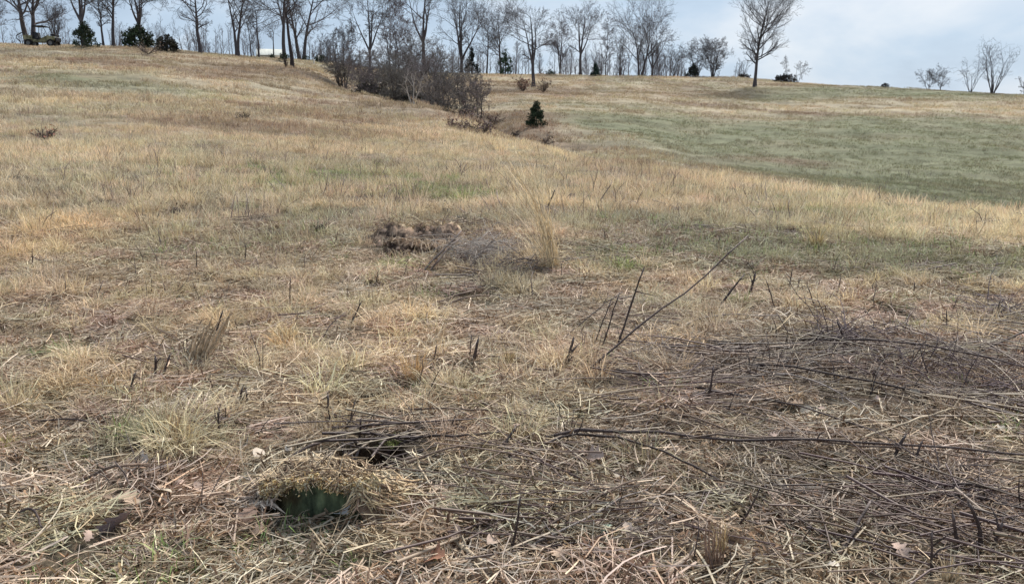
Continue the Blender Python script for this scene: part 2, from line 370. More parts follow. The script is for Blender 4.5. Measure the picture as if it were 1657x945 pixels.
def build_ground():
    rr = list(np.arange(.5, 2.0, .1)) + list(np.arange(2.0, 6.0, .04))
    while rr[-1] < 165: rr.append(rr[-1] * 1.012)
    while rr[-1] < 3200: rr.append(rr[-1] * 1.07)
    rr = np.array(rr)
    th = np.concatenate([np.radians(np.arange(-40, 40.01, .22)), np.radians(np.arange(44, 318, 4.0))])
    R, T = np.meshgrid(rr, th, indexing='ij')
    X, Y = R * np.sin(T), R * np.cos(T); Z = height(X, Y)
    c, z = zone_colour(X, Y)
    # between the blades of the near grass one sees thatch and soil; far off the sward, its self-shadow put in as a darker ground colour
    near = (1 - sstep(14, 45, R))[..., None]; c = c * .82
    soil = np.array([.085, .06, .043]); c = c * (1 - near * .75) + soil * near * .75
    for hx, hy, rx, ry, dp in HOLES:
        d = np.sqrt(((X - hx) / rx)**2 + ((Y - hy) / ry)**2); m = (1 - sstep(.9, 1.1, d))[..., None] * (1.0 if dp > .3 else .25)
        c = c * (1 - m) + C_soil * 1.0 * m
    nR, nT = R.shape
    V = np.stack([X, Y, Z], -1).reshape(-1, 3)
    i = np.arange(nR - 1)[:, None]; j = np.arange(nT)[None, :]; j2 = (j + 1) % nT
    F = np.stack([i*nT + j, i*nT + j2, (i+1)*nT + j2, (i+1)*nT + j], -1).reshape(-1, 4)[:, ::-1]
    V = np.concatenate([V, [[0, 0, height(0., .01)]]]); k = len(V) - 1
    tri = np.stack([np.full(nT, k), np.arange(nT), (np.arange(nT) + 1) % nT], -1)[:, ::-1]
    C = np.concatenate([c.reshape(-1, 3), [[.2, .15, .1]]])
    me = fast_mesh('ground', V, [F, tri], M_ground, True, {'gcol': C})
    ob = link(bpy.data.objects.new('ground', me)); lab(ob, 'rolling winter pasture of dry tan and green grass', 'ground', kind='structure')
build_ground()

# ------------------------------------------------------------------ trees
def unit(v): return v / (np.linalg.norm(v, axis=-1, keepdims=True) + 1e-9)
def grow(rng, O, D, Ln, K, wig, up, spread=0.0):
    """polylines from origins O along D, with wander and upward (or downward) bend"""
    n = len(O); P = np.zeros((n, K, 3)); P[:, 0] = O; d = unit(D.copy()); st = Ln / (K - 1)
    for k in range(1, K):
        d = unit(d + rng.normal(0, wig, (n, 3)) + np.array([0, 0, 1.]) * up)
        P[:, k] = P[:, k-1] + d * st[:, None]
    return P
def children(rng, P, R, nper, t0, t1, ang, lf, K, wig, up, rf, shape=None):
    n, Kp, _ = P.shape; idx = np.repeat(np.arange(n), nper)
    t = ((np.tile(np.arange(nper), n) + rng.random(n * nper)) / nper) * (t1 - t0) + t0
    f = t * (Kp - 1); i = np.clip(f.astype(int), 0, Kp - 2); u = (f - i)[:, None]
    O = P[idx, i] * (1 - u) + P[idx, i+1] * u; T = unit(P[idx, i+1] - P[idx, i])
    Rp = R[idx, i] * (1 - u[:, 0]) + R[idx, i+1] * u[:, 0]
    ref = unit(rng.normal(0, 1, (len(idx), 3))); S = unit(np.cross(T, ref))
    a = ang * rng.uniform(.7, 1.25, len(idx)); D = T * np.cos(a)[:, None] + S * np.sin(a)[:, None]
    Lp = np.linalg.norm(np.diff(P, axis=1), axis=2).sum(1)[idx]
    Ln = (Lp * lf if shape is None else shape(t)) * rng.uniform(.65, 1.2, len(idx))
    if shape is None: Ln = Ln * (1.15 - .6 * t)
    C = grow(rng, O, D, Ln, K, wig, up)
    r0 = Rp * rf; return C, r0
def taper(r0, K, end=.25): return r0[:, None] * np.linspace(1, end, K)[None, :]
TREE_TRIS = [0]
def bare_tree(name, px, py, top, width, label, seed, stems=1, fork=0.0, lean=0.0, clear=.3, limbs=16, ang=.95, up=.035, fine=5, r=None, col=(.115, .105, .11), tcol=(.08, .07, .074),
              cat='tree', group=None, y=None, wig=.12, sub=7, twig=6, twr=1.0, pos=None):
    rng = np.random.default_rng(seed)
    p = np.array(pos) if pos is not None else (G(px, py) if y is None else np.array([(px - 828.5) / FPX * CP * y, y, float(height((px - 828.5) / FPX * CP * y, y))]))
    dist = p[1]; H = (py - top) / FPX * dist; W = width * (1.18 if name.endswith('_tree') else 1.0) / FPX * dist / 2
    if pos is not None or y is not None:
        bpy_ = proj(*p)[1]; H = (bpy_ - top) / FPX * dist
    r0 = r if r else .011 * H + .03
    K = 12; D = np.tile([lean, 0, 1.0], (stems, 1)); O = np.zeros((stems, 3))
    if stems > 1 and fork == 0.0:
        a = np.arange(stems) * 2 * np.pi / stems + rng.random() * 6; s = W / H * .75 * rng.uniform(.35, 1.1, stems)
        D = D + np.stack([np.cos(a) * s, np.sin(a) * s, 0 * a], 1); O = np.stack([np.cos(a), np.sin(a), 0 * a], 1) * r0 * 1.2
    Ht = H * .97
    S = grow(rng, O, D, Ht * rng.uniform(.85, 1.0, stems) if stems > 1 else np.array([Ht]), K, .045 if stems < 4 else .07, .06)
    Rs = taper(np.full(stems, r0 * (1 if stems < 3 else .75)), K, .10); Rs[:, 0] *= 1.45
    S[:, 0, 2] -= .25
    if stems == 1 and fork > 0:
        nf = 2 + (rng.random() > .5); k = int(fork * (K - 1)); a = rng.random() * 6 + np.arange(nf) * 2 * np.pi / nf
        FD = np.stack([np.cos(a) * .5, np.sin(a) * .3, np.ones(nf)], 1); FO = np.tile(S[0, k], (nf, 1))
        FS = grow(rng, FO, FD, np.full(nf, Ht * (1 - fork) * .95), K, .05, .05); FR = taper(np.full(nf, Rs[0, k] * .8), K, .1)
        S = np.concatenate([S, FS]); Rs = np.concatenate([Rs, FR])
    g = Geo(); g.tubes(S, Rs, 7, tcol)
    nl = max(4, limbs // len(S)) if len(S) > 1 else limbs
    shp = lambda t: W * (.35 + .95 * np.sin(np.pi * np.clip((t - clear) / (1.12 - clear), 0, 1))**.7)
    if len(S) > 2: shp = lambda t: W * .8 * (.35 + .75 * np.sin(np.pi * np.clip((t - clear) / (1.15 - clear), 0, 1)))
    B, rb = children(rng, S, Rs, nl, clear, .97, ang, .5, 8, wig, up, .55, shp); Rb = taper(np.clip(rb, .018, 1), 8, .3)
    g.tubes(B, Rb, 5, tcol)
    root = empty(name, tuple(p)); lab(root, label, cat, group)
    g.obj('trunk', M_bark, root, True)
    c = Geo()
    C2, r2 = children(rng, B, Rb, sub, .15, 1.0, .8, .55, 5, .15, up * 1.5, .6); R2 = taper(np.clip(r2, .010, .05), 5, .4); c.tubes(C2, R2, 4, col, cap=False)
    C3, r3 = children(rng, C2, R2, twig, .15, 1.0, .75, .6, 4, .17, up * 1.5, .7); R3 = taper(np.clip(r3, .008, .016) * twr, 4, .5); c.tubes(C3, R3, 3, col, cap=False)
    if fine:
        C4, r4 = children(rng, C3, R3, fine, .25, 1.0, .7, .62, 3, .15, up, .7)
        side = unit(np.cross(C4[:, 2] - C4[:, 0], np.tile([0, 1., .1], (len(C4), 1)))); c.ribbons(C4, .013 * twr, side, np.array(col) * 1.1)
    c.obj('crown', M_bark, root); TREE_TRIS[0] += c.n + g.n
    return root, p, H, W
BT = bare_tree
BT('bare_tree', -4, 75, 8, 80, 'grey bare tree cut off by the left edge of the picture', 1, fork=.35, limbs=12)
BT('bare_tree', 62, 74, -48, 140, 'big bare tree with two dark trunks directly behind the utility vehicle', 2, stems=2, limbs=20, r=.34, clear=.28, y=104)
BT('sapling_clump', 104, 77, 18, 62, 'cluster of thin upright saplings just right of the utility vehicle', 3, stems=7, limbs=35, fine=2, clear=.2, ang=.5, r=.09, y=98)
BT('bare_tree', 137, 77, -30, 100, 'bare tree with a high Y fork rising behind the round dark cedar', 4, fork=.42, limbs=14, clear=.45, r=.26)
BT('bare_tree', 168, 77, -16, 48, 'slim bare tree, left one of the close pair right of the round cedar', 5, limbs=16, clear=.3, r=.14)
BT('bare_tree', 184, 77, -40, 86, 'dark leaning trunk, right one of the close pair right of the round cedar', 6, lean=-.06, limbs=16, clear=.35, r=.22)
BT('bare_tree', 229, 76, -24, 105, 'spreading bare tree above the broad dark shrub on the left ridge', 7, fork=.4, limbs=16, r=.26)
BT('bare_tree', 325, 88, -22, 84, 'bare tree with a kinked trunk standing alone right of the brushy mound', 8, lean=.04, wig=.16, limbs=15, clear=.3, r=.22)
BT('bare_tree', 385, 93, -28, 88, 'twin-stemmed bare tree with steep limbs on the left ridge', 9, stems=2, limbs=18, clear=.3, ang=.7, r=.2)
BT('bare_tree', 407, 94, 30, 34, 'small thin bare tree between the twin-stemmed tree and a slim pole tree', 10, limbs=10, fine=2, r=.08)
BT('bare_tree', 419, 95, 2, 60, 'slim pole-like bare tree left of the pale shed', 11, limbs=14, clear=.4, r=.13, fine=2)
BT('bare_tree', 443, 95, 42, 34, 'short thin dark pole tree in front of the pale shed', 12, limbs=8, clear=.5, r=.10, fine=2)
BT('bare_tree', 461, 98, -42, 100, 'bare tree leaning left with a long low fork beside the straight black trunk', 13, lean=-.10, fork=.45, limbs=14, clear=.42, r=.26)
BT('bare_tree', 473, 110, -30, 70, 'straight near-black trunk standing nearest on the left slope beside a dark stub', 14, limbs=14, clear=.45, r=.20, tcol=(.045, .035, .035))
BT('bare_tree', 489, 99, -36, 124, 'broad bare tree on two leaning stems right of the straight black trunk', 15, stems=2, limbs=22, clear=.25, r=.26)
BT('bare_tree', 600, 150, -2, 105, 'dark crooked bare tree rising from the left half of the thicket', 16, fork=.5, limbs=18, clear=.35, r=.2, y=84, col=(.08, .065, .062))
BT('bare_tree', 560, 130, 52, 70, 'low twiggy tree at the left end of the thicket', 17, stems=3, limbs=24, clear=.2, y=82, r=.1)
BT('bare_tree', 640, 150, 24, 100, 'reddish brown twiggy tree in the middle of the thicket', 18, stems=4, limbs=36, clear=.2, y=88, r=.13, col=(.105, .072, .068), sub=7)
BT('bare_tree', 688, 125, -22, 120, 'tallest bare tree behind the right half of the thicket', 19, fork=.45, limbs=18, clear=.35, r=.28, y=118)
BT('bare_tree', 748, 121, 4, 120, 'fan-shaped grey bare tree with a low dark trunk right of the thicket', 20, fork=.25, limbs=24, clear=.2, ang=.65, r=.26, y=132, fine=4)
BT('bare_tree', 788, 121, 34, 60, 'slender bare tree left of the tree wrapped in a dark cedar', 21, limbs=14, clear=.3, r=.15, y=134)
BT('bare_tree', 811, 121, 30, 66, 'bare tree whose trunk rises behind a narrow dark cedar on the ridge', 22, limbs=16, clear=.3, r=.2, y=136)
OAK = BT('oak_tree', 863, 142, 24, 96, 'spreading oak in front of the ridge line with rusty leaves round its foot', 23, fork=.3, limbs=20, clear=.3, ang=1.0, r=.24)
BT('bare_tree', 905, 120, 52, 66, 'pale fan-shaped small tree right of the rusty-footed oak', 24, fork=.15, limbs=18, clear=.2, ang=.6, r=.15, y=136, col=(.11, .095, .10))
BT('bare_tree', 938, 122, 32, 86, 'round-headed bare tree with a thick dark trunk left of a small conical cedar', 25, fork=.4, limbs=18, clear=.32, r=.25, y=136)
BT('bare_tree', 979, 122, 50, 36, 'narrow feathery bare tree right of the small conical cedar', 26, limbs=14, clear=.15, ang=.5, r=.1, y=138, col=(.11, .095, .10))
BT('sapling_clump', 1002, 123, 68, 40, 'row of thin pale poles left of the twin-trunked fan tree', 27, stems=6, limbs=18, fine=1, clear=.3, ang=.4, r=.07, y=140, col=(.11, .1, .1))
BT('bare_tree', 1034, 123, 42, 86, 'fan-shaped tree on two close trunks near the right end of the ridge trees', 28, stems=2, limbs=26, clear=.25, ang=.6, r=.2, y=137, fine=4)
BT('bare_tree', 1053, 122, 50, 60, 'dark single-trunk tree overlapping the twin-trunked fan tree on its right', 29, fork=.2, limbs=16, clear=.2, ang=.6, r=.16, y=138)
BT('bare_shrub', 1088, 123, 84, 50, 'loose grey thorny brush left of the dense brush clump', 30, stems=6, limbs=24, fine=2, clear=.15, r=.06, y=138, cat='shrub')
BT('bare_shrub', 1125, 123, 74, 56, 'left, lighter half of the dense brush clump on the ridge', 31, stems=6, limbs=36, fine=3, clear=.1, r=.08, y=139, cat='shrub', sub=6)
BT('bare_shrub', 1150, 123, 66, 56, 'right, darkest half of the dense brush clump on the ridge', 32, stems=9, limbs=54, fine=3, clear=.1, r=.09, y=138, cat='shrub', sub=6, twr=1.4)
BT('bare_tree', 1221, 141, 2, 80, 'lone tall bare tree with an even oval crown on the right skyline', 33, limbs=34, clear=.22, ang=1.05, up=.10, r=.24, wig=.08, fine=4, col=(.09, .078, .08))
BT('bare_shrub', 1271, 134, 98, 20, 'faint thin sapling right of the lone tall tree', 34, limbs=8, fine=2, clear=.2, r=.04, cat='sapling', col=(.13, .12, .12))
BT('bare_shrub', 1291, 135, 106, 26, 'faint forked sapling at the right end of the low dark mound', 35, stems=2, limbs=8, fine=2, clear=.2, r=.04, cat='sapling', col=(.13, .12, .12))
BT('bare_shrub', 1498, 151, 122, 44, 'left of the two small leafless shrubs on the right skyline', 36, stems=3, limbs=15, fine=2, clear=.2, r=.05, y=122, cat='shrub')
BT('bare_shrub', 1517, 152, 125, 36, 'right of the two small leafless shrubs on the right skyline', 37, stems=2, limbs=12, fine=2, clear=.2, r=.05, y=122, cat='shrub')
BT('bare_shrub', 1602, 156, 98, 92, 'fan of many bare stems near the right edge of the skyline', 38, stems=9, limbs=36, fine=1, clear=.3, ang=.4, r=.09, y=114, cat='shrub', twig=3, sub=4)
BT('bare_shrub', 1566, 154, 116, 66, 'low wide-spreading bare shrub left of the fan of many stems', 39, stems=5, limbs=16, fine=1, clear=.3, ang=.5, r=.06, y=115, cat='shrub', twig=3, sub=4)
BT('bare_shrub', 1654, 158, 130, 26, 'small bare shrub cut off by the right edge on the skyline', 40, stems=4, limbs=14, fine=2, clear=.2, r=.05, y=112, cat='shrub')
# bleached dead forked tree at the thicket's foot
DT = BT('dead_tree', 669, 173, 128, 44, 'bleached forked dead tree at the front foot of the thicket', 41, stems=3, limbs=12, fine=0, clear=.35, ang=.7, r=.075, cat='tree', y=59.0, col=(.34, .30, .27), tcol=(.42, .38, .34), sub=3, twig=2)

# thicket shrubs in the gully
TH = [(552, 135, 96, 66, 79, 'grey brush mound at the far left end of the thicket'), (588, 148, 92, 76, 77, 'grey brush left of the dead pale trunk in the thicket'),
      (622, 160, 100, 80, 73, 'tangled brush with dried pale leaves in the left middle of the thicket'), (655, 168, 92, 84, 76, 'tall dense brush directly behind the bleached dead tree'),
      (690, 175, 104, 82, 70, 'dark tangled brush just right of the bleached dead tree'), (722, 180, 108, 76, 72, 'dense grey brush in the right middle of the thicket'),
      (752, 186, 120, 70, 68, 'dark brush above the reddish bank at the right of the thicket'), (775, 190, 134, 56, 66, 'lowest brush at the right tip of the thicket beside dried leaves'),
      (640, 165, 118, 70, 66, 'short dark undergrowth left of the bleached dead tree'), (710, 185, 138, 80, 64, 'short dark undergrowth right of the bleached dead tree'),
      (598, 158, 118, 60, 71, 'low undergrowth at the left foot of the thicket'), (668, 170, 72, 90, 90, 'purplish brush rising at the back of the thicket'), (715, 170, 92, 80, 88, 'brush at the back right of the thicket below the ridge trees')]
for i, (px, py, top, w, y, l) in enumerate(TH):
    BT('thicket_shrub', px, py, top, w, l, 60 + i, stems=9, limbs=45, fine=4, clear=.08, ang=.9, r=.045, y=y, cat='shrub', group='brush in the gully thicket', sub=6, twig=4, twr=1.2,
       col=[(.17, .148, .138), (.185, .155, .15), (.15, .135, .122)][i % 3], tcol=(.07, .06, .055))

# ------------------------------------------------------------------ evergreens and leafy clumps
M_cedar = mat_noise('cedar_needles', (.65, .65, .65), (1.3, 1.3, 1.3), 6, .8, 0, attr='scol')
def leaf_cloud(rng, n, fpos, size, aspect, col, cvar=.55, upb=.3):
    P = fpos(n); D = unit(rng.normal(0, 1, (n, 3)) + np.array([0, 0, upb])); S = unit(np.cross(D, rng.normal(0, 1, (n, 3))))
    L = size * rng.uniform(.5, 1.4, n)
    g_ = np.stack([P, P + D * (L * .5)[:, None] + S * .0, P + D * L[:, None]], 1)
    W = np.stack([L * aspect * .5, L * aspect, L * aspect * .2], 1)
    c = np.asarray(col) * rng.uniform(1 - cvar, 1 + cvar, (n, 1)) * rng.uniform(.9, 1.1, (n, 3))
    return g_, W, S, c
def cedar(name, px, py, w, h, label, seed, y=None, n=1700, col=(.028, .042, .022), conic=.7, cat='tree', lift=0.0):
    rng = np.random.default_rng(seed)
    p = G(px, py) if y is None else np.array([(px - 828.5) / FPX * CP * y, y, float(height((px - 828.5) / FPX * CP * y, y))])
    W = w / FPX * p[1] / 2; H = h / FPX * p[1]
    root = empty(name, tuple(p)); lab(root, label, cat)
    g = Geo(); tp = np.array([[[0, 0, -.1], [.01, .01, H * .4], [0, 0, H * .9]]]); g.tubes(tp, np.array([[.05, .035, .01]]) * max(.6, H / 2), 6, (.07, .05, .04)); 
    nb = 26; t = rng.uniform(.03, .85, nb); a = rng.random(nb) * 6.28; rr = W * (1 - t)**conic * .8
    O = np.stack([0*t, 0*t, t * H], 1); E = np.stack([np.cos(a) * rr, np.sin(a) * rr, t * H + .25 * rr], 1); g.tubes(np.stack([O, (O + E) / 2, E], 1), .012 * max(.6, H / 2), 4, (.06, .045, .035))
    g.obj('trunk', M_bark, root)
    # crown: foliage on lumpy boughs
    nl = 60; lt = rng.beta(1.1, 1.5, nl); la = rng.random(nl) * 6.28; lr = W * (1 - lt)**conic * rng.uniform(.35, 1.05, nl)
    LC = np.stack([np.cos(la) * lr, np.sin(la) * lr, H * (.05 + .86 * lt) + lift], 1); LS = W * rng.uniform(.16, .34, nl) * (1.05 - .6 * lt)
    lcv = rng.uniform(.55, 1.5, nl)
    pick = rng.integers(0, nl, n)
    def fpos(n_): return LC[pick] + unit(rng.normal(0, 1, (n_, 3))) * (LS[pick] * rng.random(n_)**.4)[:, None] * np.array([1, 1, 1.25])
    gP, Wd, S, c = leaf_cloud(rng, n, fpos, max(.10, W * .17), .42, col, upb=.8)
    c = c * lcv[pick][:, None]; gP[:, :, 2] = np.maximum(gP[:, :, 2], .02)
    k = Geo(); k.ribbons(gP, Wd, S, c)
    tw, Ww, Sw, cw = leaf_cloud(rng, n // 8, lambda q: np.stack([rng.normal(0, W * .12, q), rng.normal(0, W * .12, q), H * (.55 + .45 * rng.random(q))], 1), max(.08, W * .16), .3, col, upb=1.5); k.ribbons(tw, Ww, Sw, cw)
    k.obj('crown', M_cedar, root); return root
cedar('cedar_tree', 868, 206, 34, 39, 'small conical dark green cedar standing alone in the draw', 101, n=2600, conic=.55)
cedar('cedar_tree', 140, 77, 38, 38, 'round dark cedar on the left ridge below the forked bare tree', 102, conic=.35)
cedar('cedar_shrub', 226, 78, 52, 34, 'broad dark evergreen shrub left of the brushy mound on the ridge', 103, conic=.3, cat='shrub')
cedar('cedar_shrub', 271, 86, 38, 26, 'low blackish shrub at the right end of the brushy mound', 104, conic=.3, col=(.035, .034, .026), cat='shrub')
cedar('cedar_tree', 764, 121, 26, 42, 'dark ragged cedar beside the fan-shaped tree behind the thicket', 105, y=130, col=(.03, .036, .032))
cedar('cedar_tree', 818, 120, 24, 40, 'narrow bright green cedar hugging a bare trunk on the ridge', 106, y=130, col=(.028, .055, .028), conic=.3)
cedar('cedar_tree', 962, 123, 18, 20, 'small conical cedar between ridge trees right of centre', 107, y=130, col=(.02, .04, .03))
cedar('cedar_tree', 1119, 122, 26, 20, 'dark pointed cedar in front of the dense brush clump', 108, y=134, col=(.03, .034, .028))
cedar('low_shrub', 460, 99, 20, 13, 'low dark evergreen bush at the foot of the leaning fork tree', 109, conic=.3, cat='shrub', n=700)
cedar('low_shrub', 440, 96, 12, 8, 'tiny dark bush below the thin pole tree by the pale shed', 110, conic=.3, cat='shrub', n=400)
cedar('low_shrub', 525, 102, 30, 12, 'low dark bush between the broad two-stemmed tree and the thicket', 111, y=112, conic=.2, cat='shrub', n=700)
cedar('low_shrub', 500, 101, 16, 9, 'low dark bush right under the broad two-stemmed tree', 112, y=112, conic=.2, cat='shrub', n=500)
cedar('low_shrub', 890, 120, 18, 9, 'low dark bush under the ridge trees right of the oak', 113, y=131, conic=.2, cat='shrub', n=500)
cedar('low_shrub', 1270, 134, 34, 11, 'low dark mound of brush right of the lone tall tree', 114, conic=.2, cat='shrub', n=800, col=(.04, .033, .028))
cedar('low_shrub', 1200, 126, 22, 6, 'flat dark brush on the skyline just left of the lone tall tree', 115, y=137, conic=.2, cat='shrub', n=500, col=(.04, .033, .028))
cedar('low_shrub', 1428, 145, 16, 7, 'single tiny dark bush on the bare right skyline', 116, y=119, conic=.4, cat='shrub', n=500, col=(.02, .017, .015))
cedar('thicket_evergreen', 672, 172, 110, 44, 'dark evergreen undergrowth filling the middle of the thicket', 117, y=70, conic=.25, cat='shrub', n=1700, col=(.075, .072, .055))
cedar('thicket_evergreen', 748, 186, 60, 34, 'dark evergreen undergrowth at the right of the thicket', 118, y=66, conic=.25, cat='shrub', n=1300, col=(.065, .06, .048))
cedar('thicket_evergreen', 598, 158, 70, 30, 'dark olive undergrowth at the left foot of the thicket', 119, y=72, conic=.25, cat='shrub', n=1300, col=(.075, .07, .052))
M_leafy = mat_noise('dead_leaves', (.7, .7, .7), (1.25, 1.25, 1.25), 5, .8, 0, attr='scol')
def leafy(name, px, py, w, h, label, seed, y=None, n=500, col=(.25, .15, .10), cat='shrub', size=.16, base=0.0):
    rng = np.random.default_rng(seed)
    p = G(px, py) if y is None else np.array([(px - 828.5) / FPX * CP * y, y, float(height((px - 828.5) / FPX * CP * y, y))])
    W = w / FPX * p[1] / 2; H = h / FPX * p[1]
    root = empty(name, tuple(p)); lab(root, label, cat)
    g = Geo(); ns = 16; a = rng.random(ns) * 6.28; D = np.stack([np.cos(a) * W * .8, np.sin(a) * W * .8, np.full(ns, H)], 1)
    St = grow(rng, np.zeros((ns, 3)), D, np.linalg.norm(D, axis=1) * rng.uniform(.6, 1, ns), 6, .12, .02); Rr = taper(np.full(ns, .025), 6, .3); g.tubes(St, Rr, 4, (.09, .07, .06))
    tw, rt = children(rng, St, Rr, 9, .2, 1, .8, .4, 4, .15, .03, .6); g.tubes(tw, taper(np.clip(rt, .006, .02), 4), 3, (.10, .08, .07), cap=False)
    g.obj('stems', M_bark, root)
    k = Geo(); src = tw[rng.integers(0, len(tw), n), rng.integers(1, 4, n)] + rng.normal(0, .07, (n, 3))
    if base: src[:, 2] += base
    gP, Wd, S, c = leaf_cloud(rng, n, lambda q: src, size, .6, col, cvar=.4, upb=-.2); k.ribbons(gP, Wd, S, c); k.obj('dead_leaves', M_leafy, root)
    return root
leafy('leafy_sprout', 846, 144, 34, 24, 'rusty dead-leaved sprouts at the left foot of the oak', 131, y=102, n=420, col=(.26, .16, .12))
leafy('leafy_sprout', 878, 140, 30, 20, 'sparse dead-leaved sprouts at the right foot of the oak', 132, y=103, n=200, col=(.22, .15, .12))
leafy('leafy_shrub', 762, 186, 34, 44, 'shrub with pale pinkish dead leaves at the right end of the thicket', 133, y=64, n=420, col=(.42, .32, .27))
leafy('leafy_shrub', 616, 150, 46, 50, 'brush holding a few pale dried leaves high in the thicket', 134, y=71, n=130, col=(.45, .38, .30))
leafy('weed_clump', 778, 216, 74, 22, 'purplish brown bramble patch on the near lip of the draw', 135, y=41, n=250, col=(.16, .11, .10), size=.10)
leafy('weed_clump', 872, 236, 86, 20, 'low brown brush mound at the mouth of the draw', 136, y=41, n=300, col=(.17, .125, .10), size=.10)
leafy('weed_clump', 742, 210, 50, 16, 'reddish bramble patch on the lip left of the draw', 137, y=43, n=200, col=(.18, .11, .10), size=.10)
leafy('weed_clump', 800, 184, 50, 14, 'reddish brush on the gully bank right of the thicket', 138, y=70, n=200, col=(.15, .085, .07), size=.10)
leafy('weed_clump', 830, 206, 34, 14, 'dark weeds left of the lone cedar in the draw', 139, y=57, n=120, col=(.14, .10, .08), size=.10)
leafy('weed_clump', 720, 186, 130, 10, 'dark reddish low brush along the foot of the thicket', 140, y=61.5, n=420, col=(.12, .07, .058), size=.10)
leafy('weed_clump', 1005, 256, 56, 12, 'small brownish weed patch right of the draw mouth', 141, y=32, n=160, col=(.2, .14, .10), size=.06)
leafy('weed_clump', 75, 226, 60, 15, 'rusty red dead weed clump on the far left slope', 142, n=90, col=(.34, .17, .11), size=.06)
leafy('brushy_mound', 240, 88, 80, 12, 'pale tangled brush heap on the left ridge between two dark shrubs', 143, n=260, col=(.26, .20, .16), size=.10)
leafy('weed_clump', 392, 194, 36, 7, 'dark flat weed clump on the middle of the left slope', 144, n=90, col=(.11, .08, .05), size=.05)
leafy('weed_clump', 288, 346, 28, 9, 'dark flat weed clump on a tan patch in the left middle ground', 145, n=70, col=(.12, .09, .06), size=.03)
leafy('weed_clump', 516, 378, 18, 14, 'small dark tuft of dead weed left of the earth bank', 146, n=60, col=(.09, .07, .06), size=.025)
leafy('weed_clump', 726, 346, 28, 10, 'small dark root clod just above the earth bank', 147, n=60, col=(.09, .07, .06), size=.025)
leafy('stub_post', 467, 110, 5, 16, 'short dark stub just left of the straight black trunk', 148, y=80, n=30, col=(.06, .035, .03), cat='stub', size=.1)

# ------------------------------------------------------------------ far woods behind the ridge (one mass)
def far_woods():
    rng = np.random.default_rng(77); g = Geo()
    spans = [(-60, 330, 70, 46, 160, 195), (330, 430, 24, 58, 160, 200), (470, 570, 36, 70, 160, 200), (690, 960, 80, 82, 180, 240), (960, 1110, 56, 84, 175, 220), (1100, 1200, 12, 100, 180, 200)]
    for a, b, n, top, y0, y1 in spans:
        y = rng.uniform(y0, y1, n); x = (rng.uniform(a, b, n) - 828.5) / FPX * CP * y; z = height(x, y)
        H = np.maximum(CAM_H + (190 - (top + rng.uniform(-8, 22, n))) / FPX * y - z, 3)
        S = grow(rng, np.stack([x, y, z], 1), np.stack([rng.normal(0, .05, n), rng.normal(0, .05, n), np.ones(n)], 1), H, 8, .05, .05); R = taper(np.full(n, .09), 8, .15); g.tubes(S, R, 4, (.12, .11, .12))
        B, rb = children(rng, S, R, 12, .15, .97, .6, .3, 4, .12, .06, .5); Rb = taper(np.clip(rb, .015, .05), 4); g.tubes(B, Rb, 3, (.12, .11, .12), cap=False)
        C, rc = children(rng, B, Rb, 6, .15, 1., .6, .6, 3, .14, .06, .6); g.ribbons(C, .022, unit(np.cross(C[:, 2] - C[:, 0], np.tile([0, 1., .1], (len(C), 1)))), (.13, .12, .13))
    o = g.obj('distant_woods', M_bark); lab(o, 'faint grey leafless woods far behind the ridge', 'woods', kind='stuff')
far_woods()

# ------------------------------------------------------------------ pale shed far beyond the ridge
M_pale = mat_noise('pale_boards', (.36, .35, .30), (.50, .48, .42), 3, .8, .2)
M_roof = mat_noise('pale_roof', (.40, .41, .38), (.55, .55, .50), 2, .7, .2)
def box(g, x0, x1, y0, y1, z0, z1, col=(1, 1, 1)):
    V = [(x0,y0,z0),(x1,y0,z0),(x1,y1,z0),(x0,y1,z0),(x0,y0,z1),(x1,y0,z1),(x1,y1,z1),(x0,y1,z1)]
    g.add(V, [(0,3,2,1),(4,5,6,7),(0,1,5,4),(1,2,6,5),(2,3,7,6),(3,0,4,7)], col)
def shed():
    y = 165.; x = (444 - 828.5) / FPX * CP * y; z = float(height(x, y)); root = empty('shed', (x, y, z), .3); lab(root, 'low pale shed far beyond the ridge between bare trunks', 'shed')
    zt = CAM_H + (190 - 86) / FPX * y - z; w = 2.4; e = zt - 1.2
    g = Geo(); box(g, -w, w, -1.6, 1.6, -.5, e); g.obj('wall', M_pale, root)
    r = Geo(); V = [(-w-.2,-1.9,e),(w+.2,-1.9,e),(w+.2,1.9,e),(-w-.2,1.9,e),(-w-.2,0,zt),(w+.2,0,zt)]
    r.add(V, [(0,1,5,4),(2,3,4,5)]); r.add(V, [(0,4,3),(1,2,5)]); r.add(V, [(0,3,2,1)]); r.obj('roof', M_roof, root)
    d = Geo(); box(d, -.9, .3, -1.66, -1.604, e-2.1, e-.25); d.obj('door', M_roof, root)
shed()
for px, h, l in ((508, 6, 'short pale fence post on the skyline left of the thicket'), (516, 12, 'taller pale fence post on the skyline left of the thicket')):
    p = G(px, 103); g = Geo(); H = h / FPX * p[1]; pts = np.array([[[0, 0, -.2], [0, .01, H * .5], [.01, 0, H]]]); g.tubes(pts, .09, 6, (.62, .58, .52))
    o = g.obj('fence_post', M_bark, None, True, tuple(p)); lab(o, l, 'post', 'pale posts on the skyline')

